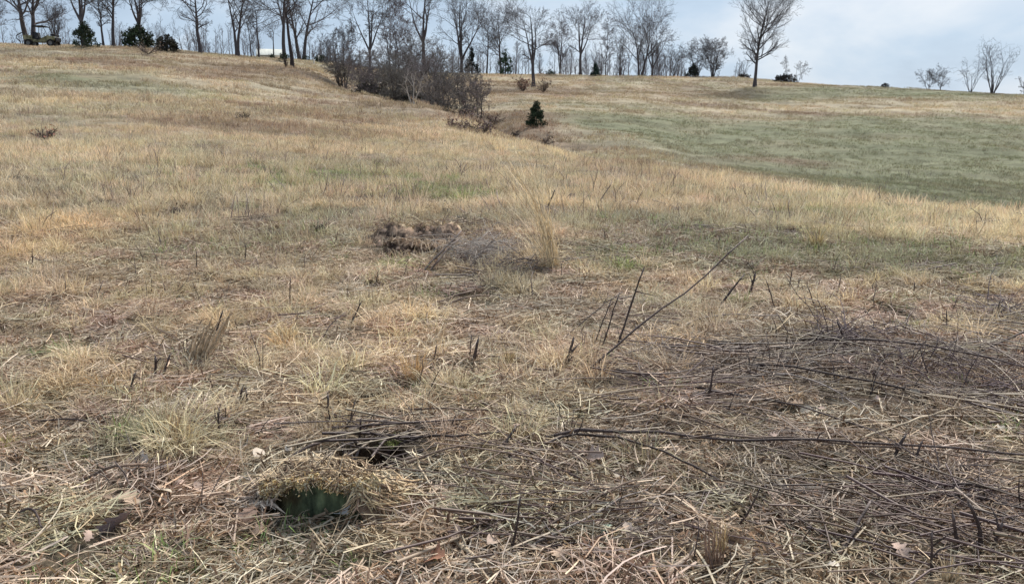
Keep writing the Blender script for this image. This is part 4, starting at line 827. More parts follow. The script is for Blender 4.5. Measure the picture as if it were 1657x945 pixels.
ST = [
 ('longest thin dark cane, leaning far right with its tip highest of all', (908, 626), (1210, 382), .0075, 1.0, {}),
 ('straight dark stem crossing the long leaning cane near its middle', (990, 578), (1042, 434), .0085, .15, {}),
 ('slim dark stem just left of the straight stem under the leaning cane', (968, 578), (1002, 476), .006, .1, {}),
 ('thin dark stem leftmost of those crossing the leaning cane', (956, 566), (988, 488), .006, .1, {}),
 ('thin bent twig running up left of the crossing stems', (895, 562), (1006, 473), .005, .6, dict(mid=[(950, 515)])),
 ('short stout dark stub standing just above the foot of the leaning cane', (910, 603), (928, 548), .012, .05, {}),
 ('stout dark stub, thicker of the pair left of the small straw tuft', (762, 592), (774, 549), .012, .02, {}),
 ('thin dark stub, slimmer of the pair left of the small straw tuft', (757, 588), (763, 544), .005, .0, {}),
 ('isolated upright stub in the straw right of the leaning cane foot', (1146, 660), (1154, 594), .008, 0, {}),
 ('stout slanting stub above the cane pile with its tip to the right', (1152, 506), (1203, 446), .011, .2, {}),
 ('short stout upright stub right of the slanting stub', (1214, 476), (1222, 443), .014, .05, {}),
 ('dark stick slanting up right above the hole behind the stump', (742, 704), (866, 640), .007, .5, {}),
 ('short dark stick with rusty foot between the stump and the picture centre', (795, 745), (834, 690), .009, .15, {}),
 ('slender black upright stem in the centre foreground', (824, 905), (842, 806), .0055, 0, {}),
 ('dark leaning stub, left one of two standing over the long flat cane', (1438, 746), (1465, 704), .010, .05, {}),
 ('thin leaning stub, right one of two standing over the long flat cane', (1474, 756), (1492, 714), .007, .05, {}),
 ('long dark stem leaning right in the bottom right foreground', (1336, 928), (1408, 812), .009, .3, {}),
 ('thin stem with a side twig beside the bleached stalk at bottom right', (1507, 932), (1508, 862), .0055, 0, dict(fork=(.55, .06, .05))),
 ('short left-leaning stub, leftmost of three at the lower right', (1556, 888), (1542, 832), .0085, 0, {}),
 ('curved left-leaning stub, middle of three at the lower right', (1588, 893), (1568, 815), .0095, 0, dict(mid=[(1585, 850)])),
 ('right-leaning stub, rightmost of three at the lower right', (1602, 896), (1622, 846), .0085, 0, {}),
 ('short black stub right of the orange tuft, left one of a joined pair', (250, 613), (252, 578), .011, 0, {}),
 ('leaning black stub right of the orange tuft, right one of a joined pair', (258, 613), (275, 574), .009, .03, {}),
 ('thin dark stub leaning right beside the wide orange tuft', (205, 640), (219, 604), .008, .03, {}),
 ('thin black stem, left one of a narrow pair above the stump bark', (352, 716), (355, 660), .005, 0, {}),
 ('thin black stem, right one of a narrow pair above the stump bark', (360, 716), (352, 668), .005, 0, {}),
 ('black upright stem behind the left end of the stump', (537, 702), (530, 640), .0065, 0, dict(mid=[(533, 670)])),
 ('thin dark stem at the left lip of the burrow hole', (560, 700), (574, 650), .005, 0, {}),
 ('dark upright stem standing over the burrow hole', (580, 724), (584, 678), .0075, -.12, {}),
 ('short bent dark stub right of the burrow hole', (722, 700), (736, 676), .007, 0, {}),
 ('thin dark stem in the straw below the small dark weed tuft', (467, 500), (470, 450), .006, 0, {}),
 ('dark stub leaning right in the straw left of centre', (560, 532), (584, 490), .008, .05, {}),
 ('dark stub with a short side shoot above the earth hollow of the left foreground', (605, 470), (612, 440), .006, 0, {}),
 ('low dark stub, left of the two above the bark splinters', (385, 660), (392, 628), .008, 0, {}),
 ('low dark stub, right of the two above the bark splinters', (402, 664), (398, 632), .008, 0, {}),
 ('dark branch lying on its tip across the front of the earth bank, upper of two', (666, 452), (746, 374), .013, .9, {}),
 ('dark branch across the front of the earth bank, lower of two', (672, 456), (742, 388), .011, .8, {}),
 ('thin dark twig leaning right, right of the earth bank', (735, 456), (810, 376), .007, .9, {}),
 ('pale brown stick leaning right beyond the tall grass tuft', (958, 338), (990, 296), .012, .3, dict(col=(.22, .17, .13))),
 ('short dark stub, left one of two beyond the tall grass tuft', (884, 336), (898, 308), .012, .1, {}),
 ('dark stub leaning right, right one of two beyond the tall grass tuft', (900, 332), (924, 314), .012, .1, {}),
 ('thin black stem, tallest of the row along the top of the cane pile', (1276, 470), (1282, 436), .007, 0, {}),
 ('short black stem, second of the row along the top of the cane pile', (1290, 478), (1293, 452), .006, 0, {}),
 ('thin left-leaning stem, third of the row along the top of the cane pile', (1325, 508), (1306, 462), .006, 0, {}),
 ('thin stem with bent tip at the upper left of the cane pile', (1258, 505), (1240, 455), .006, 0, {}),
 ('short stub in the straw above the cane pile, fourth of the row', (1355, 475), (1360, 450), .006, 0, {}),
 ('lone thin stem on the sward above the cane pile', (1478, 480), (1480, 458), .006, 0, {}),
 ('upright black stem in the right middle of the cane pile', (1531, 538), (1532, 502), .006, 0, {}),
 ('stub with spiky side shoots near the right edge', (1612, 520), (1618, 488), .008, 0, dict(fork=(.6, .07, .03))),
 ('thin black stem at the left edge of the earth bank grass', (396, 428), (398, 396), .007, 0, {}),
 ('thin black stem left of the bleached straw on the left', (318, 438), (318, 408), .006, 0, {}),
 ('stout dark branch leaning right in the cane pile', (1505, 578), (1550, 549), .011, .15, {}),
 ('long dark branch leaning to the right edge from the cane pile', (1545, 578), (1675, 528), .009, .6, {}),
 ('broken dark branch over the upper left of the cane pile', (1372, 560), (1355, 520), .009, 0, {}),
 ('thin black stem in the straw at the left edge', (52, 436), (52, 405), .006, 0, {}),
 ('thin bent stem beside the splintered stalk bundle', (300, 588), (338, 556), .008, .1, {}),
 ('dark stub at the right of the splintered stalk bundle', (345, 545), (360, 505), .010, .05, {}),
 ('small dark stub low in the centre straw', (700, 590), (706, 562), .006, 0, {}),
 ('pale upright broken stalk in the cane pile, left of two', (1384, 606), (1386, 578), .006, 0, dict(col=PALE)),
 ('pale upright broken stalk in the cane pile, right of two', (1446, 618), (1448, 588), .006, 0, dict(col=PALE)),
]
for l, b_, t_, r_, dy_, kw in ST: stick(l, b_, t_, r_, dy_, **kw)
LY_ = [
 ('longest flat cane, running from the centre foreground to the right edge', (886, 720), (1690, 752), .0085, [(1060, 728), (1240, 742), (1450, 744)], DARK),
 ('flat dark cane just below the longest cane, curving down to the right', (862, 742), (1180, 800), .007, [(930, 727), (1010, 735), (1090, 766)], DARK),
 ('brown flat cane under the longest cane, ending at right edge', (1000, 722), (1690, 772), .006, [(1200, 738), (1480, 752)], BRN),
 ('thin cane lying level across the centre foreground below the stump', (690, 838), (1142, 826), .0055, [(850, 832), (1010, 838)], BRN),
 ('flat cane slanting up right through the centre foreground', (828, 902), (1068, 776), .006, [(940, 845)], BRN),
 ('pale cane slanting up right below its darker twin in the foreground', (848, 905), (1075, 785), .005, [(960, 856)], GREY),
 ('dark cane from the stump running right towards the centre', (618, 748), (812, 712), .008, [(700, 726)], DARK),
 ('thin dark cane above the one running right from the stump', (640, 770), (850, 722), .006, [(740, 742)], BRN),
 ('dark stick lying behind the stump, left of the burrow hole', (458, 758), (560, 718), .009, [(510, 740)], DARK),
 ('weathered grey stick lying across the front of the burrow hole', (508, 762), (598, 724), .008, [(552, 744)], GREY),
 ('thin dark twig lying above the burrow hole', (425, 708), (640, 688), .005, [(530, 698)], DARK),
 ('flat brown cane from the centre towards the right middle', (866, 642), (1215, 722), .007, [(1000, 664), (1110, 690)], BRN),
 ('long flat cane crossing the lower cane pile', (975, 606), (1420, 712), .007, [(1180, 652), (1300, 680)], DARK),
 ('dark flat cane through the middle of the cane pile', (1195, 598), (1680, 694), .008, [(1400, 634), (1540, 656)], DARK),
 ('brown cane rising right through the cane pile', (1225, 628), (1450, 592), .007, [(1340, 612)], BRN),
 ('dark cane along the upper edge of the cane pile', (1290, 556), (1680, 612), .008, [(1460, 578)], DARK),
 ('pale curved cane at the left top of the cane pile', (1110, 532), (1272, 522), .007, [(1190, 522)], GREY),
 ('dark arched twig left of the picture centre below the tall tuft', (716, 486), (884, 496), .006, [(790, 474), (840, 478)], DARK),
 ('brown cane bundle stem, uppermost, left of the picture centre', (700, 500), (800, 470), .009, [(750, 484)], BRN),
 ('brown cane bundle stem, lowest, left of the picture centre', (705, 506), (812, 484), .009, [(760, 494)], BRN),
 ('thin dark cane lying on the far left straw', (55, 690), (205, 722), .005, [(120, 702)], DARK),
 ('flat twig lying left to right across the middle left', (430, 600), (620, 616), .005, [(530, 612)], DARK),
 ('flat cane lying from the hole to the right middle', (640, 672), (900, 690), .006, [(770, 684)], BRN),
 ('pale split stick lying in the straw right of the stump', (748, 826), (812, 868), .011, [], PALE),
 ('pale split stick at the bottom edge left of centre', (738, 888), (786, 932), .010, [], PALE),
 ('pale straight stalk lying right of the stump, pointing away', (724, 840), (668, 745), .006, [], PALE),
 ('dark cane lying in the lower right, above the three stubs', (1455, 818), (1690, 850), .010, [(1560, 826)], DARK),
 ('bluish dark cane in the lower right, second below the longest cane', (1480, 800), (1690, 836), .008, [(1590, 812)], DARK),
 ('brown cane lying across the right foreground', (1180, 850), (1480, 900), .006, [(1330, 872)], BRN),
 ('thin grey cane arched over the right foreground', (1205, 600), (1420, 690), .005, [(1330, 640)], GREY),
 ('pale cane rising right at the right edge of the cane pile', (1390, 720), (1600, 668), .006, [(1500, 694)], PALE),
 ('pale cane crossing at the right edge of the cane pile', (1530, 640), (1650, 712), .006, [(1590, 676)], PALE),
 ('small dark twig lying at the lower left edge', (20, 845), (70, 870), .006, [(52, 850)], DARK),
 ('pale twig lying at the lower left edge below the dark one', (12, 892), (66, 850), .006, [], PALE),
 ('brown stick lying at the left of the bark splinters', (130, 788), (240, 765), .008, [(190, 778)], BRN),
 ('thick pale stick at the bottom edge right of centre', (1075, 945), (1120, 912), .012, [], (.40, .31, .24)),
]
for l, b_, t_, r_, m_, c_ in LY_: stick(l, b_, t_, r_, 0, c_, True, m_, name='fallen_cane', cat='cane', lift=.045, seed=3)

# ------------------------------------------------------------------ rotten stump
M_moss = mat_noise('mossy_wood', (.010, .014, .010), (.115, .145, .085), 16, .85, .8, stretch=(1, 1, .45), attr='scol')
M_rot = mat_noise('rotten_wood', (.55, .55, .55), (1.3, 1.3, 1.3), 40, .9, .6, attr='scol')
def shards(rng, n, A, B, w, th, col, cvar=.25):
    """split-wood wedges from points A to points B"""
    g = Geo(); D = B - A; U = unit(np.cross(D, rng.normal(0, 1, (n, 3)))); W_ = unit(np.cross(D, U))
    w = np.broadcast_to(w, n) * rng.uniform(.6, 1.4, n); K = 4; s = np.linspace(0, 1, K)[None, :, None]
    P = A[:, None] + D[:, None] * s + rng.normal(0, 1, (n, K, 3)) * (np.linalg.norm(D, axis=1) * .02)[:, None, None]
    R = w[:, None] * np.array([.7, 1., .8, .15])[None, :]
    g.tubes(P, R, 4, np.asarray(col) * rng.uniform(1 - cvar, 1 + cvar, (n, 1)), cap=False); return g
def stump():
    rng = np.random.default_rng(55); b = G(508, 842, False); root = empty('rotten_stump', (b[0], b[1] + .16, b[2] + .005)); lab(root, 'low rotten tree stump with mossy green hollow front and crumbling yellow top', 'stump')
    s_ = b[1] / FPX; X = lambda px: (px - 508) * s_; Ht = .135
    def crest(a):      # ragged rim height, sinking towards both ends
        return Ht * (1 - .50 * np.abs(np.cos(a))**2.5) + .03 * (vnoise(a * 4, a * 0, 14) - .5) + .018 * (vnoise(a * 11, a * 0, 15) - .5)
    def rim(a):      # footprint of the stump, wider than deep
        return np.stack([.245 * np.cos(a) * (1 + .05 * np.sin(3*a)), .112 * np.sin(a) * (1 + .06 * np.cos(2*a + 1))], -1)
    n = 72; a = np.arange(n) * 2 * np.pi / n; lev = [(-.10, 1.10, 0), (.0, 1.03, 0)] + [(z_, 1.0 - .05 * math.sin(z_ * 18), 0) for z_ in np.linspace(.015, Ht - .01, 12)]
    V = []
    for z, k, _ in lev:
        q = rim(a) * k * (1 + .035 * (vnoise(a * 6, a * 0 + z * 14, 5) - .5) + .05 * (vnoise(a * 2.2, a * 0 + z * 5, 8) - .5) + .07 * (fbm(a * 9, a * 0 + z * 40, 18, 3) - .5))[:, None]; fr = np.clip(-np.sin(a), 0, 1)[:, None]
        q = q * (1 - .14 * fr * (z < Ht - .02)); V.append(np.concatenate([q, (z * np.where(z > 0, crest(a) / Ht, 1.0))[:, None]], 1))
    V = np.concatenate(V); F = [(i*n + j, i*n + (j+1) % n, (i+1)*n + (j+1) % n, (i+1)*n + j) for i in range(len(lev)-1) for j in range(n)]
    lf = sstep(-.02, -.16, V[:, 0] + .05 * (fbm(V[:, 0] * 20, V[:, 2] * 20, 2, 3) - .5) * 4)[:, None]; st_ = .55 + .9 * vnoise(np.arctan2(V[:, 1], V[:, 0]) * 26, V[:, 2] * 9, 6)[:, None]; g = Geo(); g.add(V, F, (np.array([1.15, 1.12, 1.05]) * (1 - lf) + np.array([.95, .55, .42]) * lf) * st_); g.obj('mossy_wall', M_moss, root, True)
    # top: heap of rotten debris
    nr, na = 12, 60; aa = np.arange(na) * 2 * np.pi / na; V = []
    for i in range(nr):
        f = 1.04 * i / (nr - 1); q = rim(aa) * f; z = crest(aa) * f**2 + (Ht + .01) * (1 - f**2) + (fbm(q[:, 0] * 28, q[:, 1] * 28, 3, 3) - .5) * .045; V.append(np.concatenate([q, z[:, None]], 1))
    V = np.concatenate(V); F = [(i*na + j, i*na + (j+1) % na, (i+1)*na + (j+1) % na, (i+1)*na + j) for i in range(nr-1) for j in range(na)]
    t = vnoise(V[:, 0] * 20, V[:, 1] * 20, 9)[:, None]; g = Geo(); g.add(V, F, np.array([.30, .20, .11]) * (1 - t) + np.array([.52, .38, .22]) * t); g.obj('crumbly_top', M_rot, root)
    # crumbs of yellow rot along the front rim
    n = 2400; a = rng.uniform(np.pi * .92, np.pi * 2.0, n); k = rng.normal(.985, .05, n); q = rim(a) * k[:, None]; z = crest(a) + rng.normal(.002, .013, n) - .022 * (vnoise(a * 7, a * 0, 4) > .55) * rng.random(n); C = np.concatenate([q, z[:, None]], 1)
    d = unit(rng.normal(0, 1, (n, 3)) + [0, -.3, -.2]); col = np.array([(.80, .60, .30), (.68, .45, .20), (.86, .73, .48), (.46, .30, .17), (.34, .23, .15)])[rng.choice(5, n, p=[.26, .16, .30, .16, .12])]
    g = shards(rng, n, C, C + d * rng.uniform(.004, .018, n)[:, None], .0028, .003, col); lab(g.obj('rot_crumbs', M_rot, root), kind='stuff')
    n = 900; a = rng.uniform(0, 6.283, n); k = np.sqrt(rng.random(n)) * 1.04; q = rim(a) * k[:, None]; C = np.concatenate([q, (crest(a) * k**2 + (Ht + .012) * (1 - k**2) + rng.normal(.004, .012, n))[:, None]], 1)
    col = np.array([(.45, .36, .26), (.28, .2, .14), (.58, .45, .3), (.20, .14, .10)])[rng.integers(0, 4, n)]
    g = shards(rng, n, C, C + unit(rng.normal(0, 1, (n, 3)) * [1, 1, .35]) * rng.uniform(.01, .10, n)[:, None], .0028, .003, col); lab(g.obj('top_litter', M_rot, root), kind='stuff')
    # flanks: buttress surfaces with frayed wood lying on them
    def flank(a0, a1, out0, out1, n, w, cols, lift, nm, lo=.0, hi=1.0, seed=1, sw=0.0):
        rr = np.random.default_rng(seed)
        def surf(a, f):       # f 0 at the rim, 1 on the ground
            q = rim(a) * 1.0; d = unit(np.stack([np.cos(a + sw), np.sin(a + sw)], -1)); e = out0 + (out1 - out0) * (a - a0) / (a1 - a0)
            return np.concatenate([q + d * (e * f**1.2)[..., None], ((crest(a) + lift) * (1 - f)**1.25 - .015 + .02 * (vnoise(a * 9, f * 3, 3) - .5))[..., None]], -1)
        A_, F_ = np.meshgrid(np.linspace(a0, a1, 28), np.linspace(0, 1.05, 10)); V = surf(A_.ravel(), np.clip(F_.ravel(), 0, 1)); V[:, 2] -= .012
        g = Geo(); g.add(V, [(i*28 + j, i*28 + j + 1, (i+1)*28 + j + 1, (i+1)*28 + j) for i in range(9) for j in range(27)], np.array(cols[-1]) * .6); g.obj('buttress', M_rot, root, True)
        for i in range(n):
            a = rr.uniform(a0, a1); f0 = rr.uniform(lo, hi) * .75; ln = rr.uniform(.12, .6); f1 = min(f0 + ln, 1.0); da = rr.normal(0, .30)
            fs = np.linspace(f0, f1, 5); aa_ = a + da * np.linspace(0, 1, 5); P = surf(aa_, fs) + rr.normal(0, .0025, (5, 3)); P[:, 2] += rr.random() * .02 + np.linspace(0, 1, 5) * rr.normal(0, .018)
            g = Geo(); wv = w * rr.choice([.5, .8, 1.0, 1.4, 2.0]); g.tubes(P[None], wv * np.array([[.5, 1, 1, .7, .15]]), 4, (np.array(cols[rr.integers(0, len(cols))]) * rr.uniform(.75, 1.2))[None], cap=False); g.obj(nm, M_rot, root, True)
    tanc = [(.60, .46, .28), (.52, .37, .22), (.68, .57, .40), (.42, .29, .18), (.30, .20, .14)]
    flank(-1.0, .45, .10, .24, 230, .0032, tanc, .03, 'splinter', 0, .8, 5, sw=.38)
    flank(-.62, -.22, .05, .08, 44, .0042, [(.68, .54, .31), (.62, .48, .28), (.55, .40, .24)], .065, 'splinter', 0, .5, 6, sw=.2)
    flank(2.5, 3.95, .26, .22, 150, .0048, [(.50, .41, .33), (.40, .31, .25), (.60, .51, .42), (.30, .22, .16), (.24, .17, .12)], -.035, 'bark_splinter', .05, 1, 7, sw=-.35)
    n = 230; a = rng.uniform(.15, np.pi - .15, n); k = rng.uniform(.5, 1.9, n); q = rim(a) * k[:, None]; zz = np.clip(Ht * 1.15 - .16 * np.clip(k - .9, 0, 2), .015, 1) * np.where(np.abs(np.cos(a)) > .75, .7, 1)
    th = rng.random(n) * 6.283; Ls = rng.uniform(.05, .26, n); Dv = np.stack([np.cos(th), np.sin(th), rng.normal(-.05, .15, n)], 1) * Ls[:, None]; A = np.concatenate([q, zz[:, None]], 1)
    g = Geo(); g.ribbons(np.stack([A - Dv / 2, A + [0, 0, .012], A + Dv / 2], 1), rng.uniform(.002, .005, n)[:, None], unit(np.cross(Dv, rng.normal(0, .3, (n, 3)) + [0, 0, 1])), np.array([.52, .42, .30]) * pal(rng, n)); lab(g.obj('straw_cover', M_solo, root), kind='stuff')
stump()
# grey splintered stub at the left lip of the burrow
def stub(label, px, py, top, w, col, seed, n=14, name='splintered_stub', lean=(0, 0)):
    rng = np.random.default_rng(seed); b = G(px, py); root = empty(name, tuple(b)); lab(root, label, 'stub'); s_ = b[1] / FPX; H = (py - top) * s_; W = w * s_ / 2
    g = Geo(); K = 5; z = np.linspace(-.03, H * .32, K); g.tubes(np.stack([z * lean[0], z * lean[1], z], 1)[None], np.array([[1.05, .9, .8, .6, .3]]) * W, 9, np.array(col)[None] * .7); g.obj('core', M_rot, root, True)
    a = rng.random(n) * 6.283; A = np.stack([np.cos(a) * W * .8, np.sin(a) * W * .8, np.full(n, -.02)], 1); hh = H * rng.uniform(.3, 1.0, n); sp_ = rng.uniform(.8, 1.8, n); B = np.stack([np.cos(a) * W * sp_ + hh * lean[0], np.sin(a) * W * sp_ + hh * lean[1], hh], 1)
    for i in range(n): shards(rng, 1, A[i:i+1], B[i:i+1], W * .17, .003, np.array(col) * rng.uniform(.7, 1.3)).obj('splinter', M_rot, root, True)
stub('pale grey splintered stub at the left lip of the burrow hole', 566, 742, 708, 20, (.42, .36, .34), 71)
stub('brown splintered stub standing right of centre at the bottom edge', 1153, 928, 832, 26, (.26, .17, .12), 72)
stub('splintered bundle of pale tan stalks leaning right on the left', 312, 590, 500, 34, (.58, .44, .30), 73, n=30, lean=(.5, .1))
stub('bleached broken stalks standing at the bottom right', 1540, 942, 868, 16, (.62, .53, .38), 74, n=12)
stub('small pale stub standing in the grass in front of the stump', 469, 868, 842, 6, (.55, .45, .32), 75, n=5)

# ------------------------------------------------------------------ broken earth bank in the middle distance
M_earth = mat_noise('bare_earth', (.5, .5, .5), (1.3, 1.3, 1.3), 9, .95, .9, attr='scol')
def bank():
    rng = np.random.default_rng(81); c = G(664, 397, False); root = empty('earth_bank', tuple(c)); lab(root, 'broken dark earth bank with overhanging turf above a shallow hollow', 'earth bank')
    s_ = c[1] / FPX; nx, nz_ = 72, 26; x = np.linspace(-90, 92, nx) * s_; V = []; u = np.linspace(-1, 1, nx)
    prof = lambda u: .17 * np.exp(-((u - .05) / .92)**8) * (1 + 1.2 * (fbm(u * 5, u * 0, 3, 3) - .5)) + .01
    for k in range(nz_):                                          # rough soil slope from the hollow up to the lip, then back into the turf
        f = k / (nz_ - 1); up_ = sstep(0, .72, f); zz = -.17 + up_ * (prof(u) + .16) - sstep(.8, 1, f) * (prof(u) + .06)
        yy = -.12 + .75 * f - .10 * u**2 + .06 * np.sin(u * 9); q = (fbm(u * 9 + 3, u * 0 + f * 7, 7, 4) - .5) * .8 + (fbm(u * 34 + 3, u * 0 + f * 24, 27, 3) - .5) * .8
        V.append(np.stack([x + .05 * (fbm(u * 8, u * 0 + f * 8, 17, 3) - .5), yy + q * .10, zz + q * .13 * (1 - .5 * (f > .8))], 1))
    V = np.concatenate(V); F = [(i*nx + j, i*nx + j + 1, (i+1)*nx + j + 1, (i+1)*nx + j) for i in range(nz_-1) for j in range(nx-1)]
    t = fbm(V[:, 0] * 16, V[:, 2] * 26 + V[:, 1] * 14, 5, 4)[:, None]; t = np.clip((t - .40) * 4.5, 0, 1); col = np.array([.055, .036, .028]) * (1 - t) + np.array([.36, .25, .175]) * t; col[-7*nx:] = np.array([.38, .30, .20]) * (.4 + .8 * t[-7*nx:])
    g = Geo(); g.add(V, F, col); g.obj('earth_face', M_earth, root)
    ico = np.array([(0, 0, 1), (.9, 0, .4), (.28, .85, .4), (-.72, .53, .4), (-.72, -.53, .4), (.28, -.85, .4), (.72, .53, -.4), (-.28, .85, -.4), (-.9, 0, -.4), (-.28, -.85, -.4), (.72, -.53, -.4), (0, 0, -1)])
    fi = [(0,1,2),(0,2,3),(0,3,4),(0,4,5),(0,5,1),(1,6,2),(2,7,3),(3,8,4),(4,9,5),(5,10,1),(6,7,2),(7,8,3),(8,9,4),(9,10,5),(10,6,1),(11,7,6),(11,8,7),(11,9,8),(11,10,9),(11,6,10)]
    for i in range(100):
        g = Geo(); sz = rng.uniform(.012, .045); g.add(ico * sz * rng.uniform(.6, 1.2, 3) * (1 + rng.normal(0, .25, (12, 3))), fi, np.array([.22, .155, .115]) * rng.uniform(.4, 2.2)); uu = rng.uniform(-.95, .95)
        g.obj('clod', M_earth, root, False, (uu * 80 * s_, (cy := rng.uniform(-.1, .36)), -.15 + .62 * max(cy + .08, 0) + .02))
    n = 520; uu = rng.uniform(-1.08, 1.05, n); A = np.stack([uu * 80 * s_, .46 - .1 * uu**2 + rng.normal(.0, .06, n), prof(np.clip(uu, -1, 1)) - .03 + rng.normal(0, .02, n)], 1); B = A + np.stack([rng.normal(0, .09, n), -.07 * rng.random(n) + .02, rng.normal(.02, .05, n)], 1)
    g = Geo(); M_ = (A + B) / 2 + [0, 0, .02]; g.ribbons(np.stack([A, M_, B], 1), .008, unit(rng.normal(0, 1, (n, 3))), np.array([(.55, .45, .3), (.4, .3, .2), (.2, .14, .1)])[rng.integers(0, 3, n)]); lab(g.obj('turf_fringe', M_solo, root), kind='stuff')
bank()
stick('pale bleached stick arching at the left end of the earth bank', (575, 390), (610, 402), .026, 0, (.62, .50, .34), False, [(592, 385)], name='pale_stick', cat='stick')

# ------------------------------------------------------------------ single grass tufts
def grass_tuft(label, px, py, top, w, col, seed, n=90, lean=0.0, width=.004, name='grass_tuft', spread=1.0, droop=.5, arc=0.0):
    rng = np.random.default_rng(seed); b = G(px, py); s_ = b[1] / FPX; H = (py - top) * s_; W = w * s_ / 2
    P, Wd, sd = tuft(rng, n, H, W * .35, max(.12, W / max(H, .01) * .9) * spread, width, droop, 8 if arc else 4); P[:, :, 0] += P[:, :, 2] * lean; P[:, :, 0] -= arc * rng.uniform(.4, 1.5, n)[:, None] * P[:, :, 2]**2 / H
    root = empty(name, tuple(b)); lab(root, label, 'grass tuft')
    c = np.array(col) * pal(rng, n); g = Geo(); g.ribbons(P, Wd, sd, c); lab(g.obj('blades', M_solo, root), kind='stuff')
    n2 = n // 2; P, Wd, sd = tuft(rng, n2, H * .35, W * .6, .8, width, .5, 4); g = Geo(); g.ribbons(P, Wd, sd, np.array(col) * pal(rng, n2) * .75); lab(g.obj('base_thatch', M_solo, root), kind='stuff')
grass_tuft('tallest dry grass tuft, arching left in the centre of the field', 893, 440, 252, 40, (.80, .68, .48), 301, 75, -.02, .006, spread=.7, droop=.3, arc=.36)
grass_tuft('thin drooping grass spray left of the tallest tuft', 886, 438, 300, 60, (.74, .64, .48), 302, 46, -.15, .005, spread=.8, droop=.5, arc=.8)
grass_tuft('orange dry tuft standing left of the picture centre', 458, 572, 505, 70, (.58, .40, .21), 303, 90)
grass_tuft('wide orange dry tuft at the left edge of the foreground, right half', 168, 634, 590, 90, (.58, .40, .22), 304, 120)
grass_tuft('wide orange dry tuft at the left edge of the foreground, left half', 82, 640, 600, 80, (.52, .36, .21), 305, 100)
grass_tuft('curling orange grass tuft below the pale straw at the centre left', 668, 615, 540, 80, (.58, .42, .25), 306, 110)
grass_tuft('small upright straw tuft right of the stout stub pair', 824, 594, 545, 30, (.52, .42, .26), 307, 60)
grass_tuft('pale spiky straw heap just left of the picture centre', 690, 506, 470, 110, (.66, .53, .34), 308, 110, spread=1.4)
grass_tuft('fine orange tuft above the fallen oak leaves on the left', 285, 705, 655, 50, (.55, .40, .24), 309, 70)
grass_tuft('yellowish tuft cut by the left edge', 6, 735, 680, 60, (.50, .45, .22), 310, 70)
grass_tuft('small tan tuft left of the two low dark stubs', 268, 655, 612, 50, (.55, .43, .26), 311, 70)
grass_tuft('pale bleached tuft around the broken stalks at bottom right', 1535, 945, 885, 70, (.62, .52, .38), 312, 70)
grass_tuft('pale stalk fan in the left half of the cane pile', 1290, 648, 612, 50, (.60, .48, .35), 313, 40)
grass_tuft('dry tuft beside the brown splintered stub at bottom centre right', 1165, 905, 820, 40, (.58, .47, .30), 314, 40)
grass_tuft('upright tan tuft in the straw on the right brow above the cane pile', 1320, 400, 352, 50, (.60, .50, .30), 315, 80, width=.007)
grass_tuft('green tuft of fresh grass in front of the earth bank', 640, 436, 402, 90, (.40, .42, .18), 316, 130, width=.006)
grass_tuft('green weed tuft in the straw on the far left', 90, 574, 546, 60, (.24, .36, .15), 317, 80)
grass_tuft('green weed tuft in the straw above the fallen oak leaves', 205, 708, 676, 66, (.26, .40, .15), 318, 90)
grass_tuft('green tuft on the sward above the earth bank', 745, 324, 296, 80, (.34, .42, .15), 319, 110, width=.009)
grass_tuft('green tuft at the right lip of the burrow hole', 640, 722, 694, 44, (.34, .40, .16), 320, 70)
grass_tuft('green tuft beside the leaning cane tip', 1010, 440, 400, 80, (.36, .42, .18), 321, 100, width=.006)

# ------------------------------------------------------------------ fallen leaves and chips
M_leaf = mat_noise('fallen_leaf', (.7, .7, .7), (1.15, 1.15, 1.15), 30, .75, .3, attr='scol')
def oak_leaf(seed, lobed=True):
    rng = np.random.default_rng(seed); n = 17; s = np.linspace(0, 1, n); w = .30 * np.sin(np.pi * s**.8)**.7
    if lobed: w = w * (1 + .42 * np.sin(s * np.pi * 7 + rng.random())) + .02
    w[0] = .012; w[-1] = .01; cu = rng.uniform(.25, .6); z0 = .10 * np.sin(s * np.pi) * rng.uniform(.5, 1.6) + rng.uniform(-.05, .25) * s**2
    Lf = np.stack([s - .5, w, z0 + cu * w], 1); Md = np.stack([s - .5, 0 * s, z0], 1); Rt = np.stack([s - .5, -w, z0 + rng.uniform(.3, 1) * cu * w], 1)
    V = np.concatenate([Lf, Md, Rt]); F = [(j, j+1, n+j+1, n+j) for j in range(n-1)] + [(n+j, n+j+1, 2*n+j+1, 2*n+j) for j in range(n-1)]
    g = Geo(); g.add(V, F); g.tubes(np.array([[(-.5, 0, z0[0]), (-.58, .01, .02), (-.68, .0, .0)]]), .010, 4, (.8, .7, .6)); return g
LEAF = [oak_leaf(i, i % 3 != 2) for i in range(6)]
def leaf(label, px, py, size, col, seed, name='fallen_leaf', cat='leaf', group=None, up=.03, tilt=.35):
    rng = np.random.default_rng(seed); b = G(px, py); me = LEAF[seed % 6].mesh(name, M_leaf, True); k = len(me.vertices)
    me.attributes['scol'].data.foreach_set('color', (np.concatenate([np.array(col) * rng.uniform(.85, 1.15), [1]])[None] * np.ones((k, 1))).astype(np.float32).ravel())
    o = link(bpy.data.objects.new(name, me)); o.location = (b[0], b[1], b[2] + up); L_ = size * b[1] / FPX; o.scale = (L_, L_, L_); o.rotation_euler = (rng.normal(.25, tilt), rng.normal(0, tilt), rng.random() * 6.28); lab(o, label, cat, group)
TANL = (.50, .37, .27); PINK = (.52, .38, .31); RUST = (.38, .19, .12)
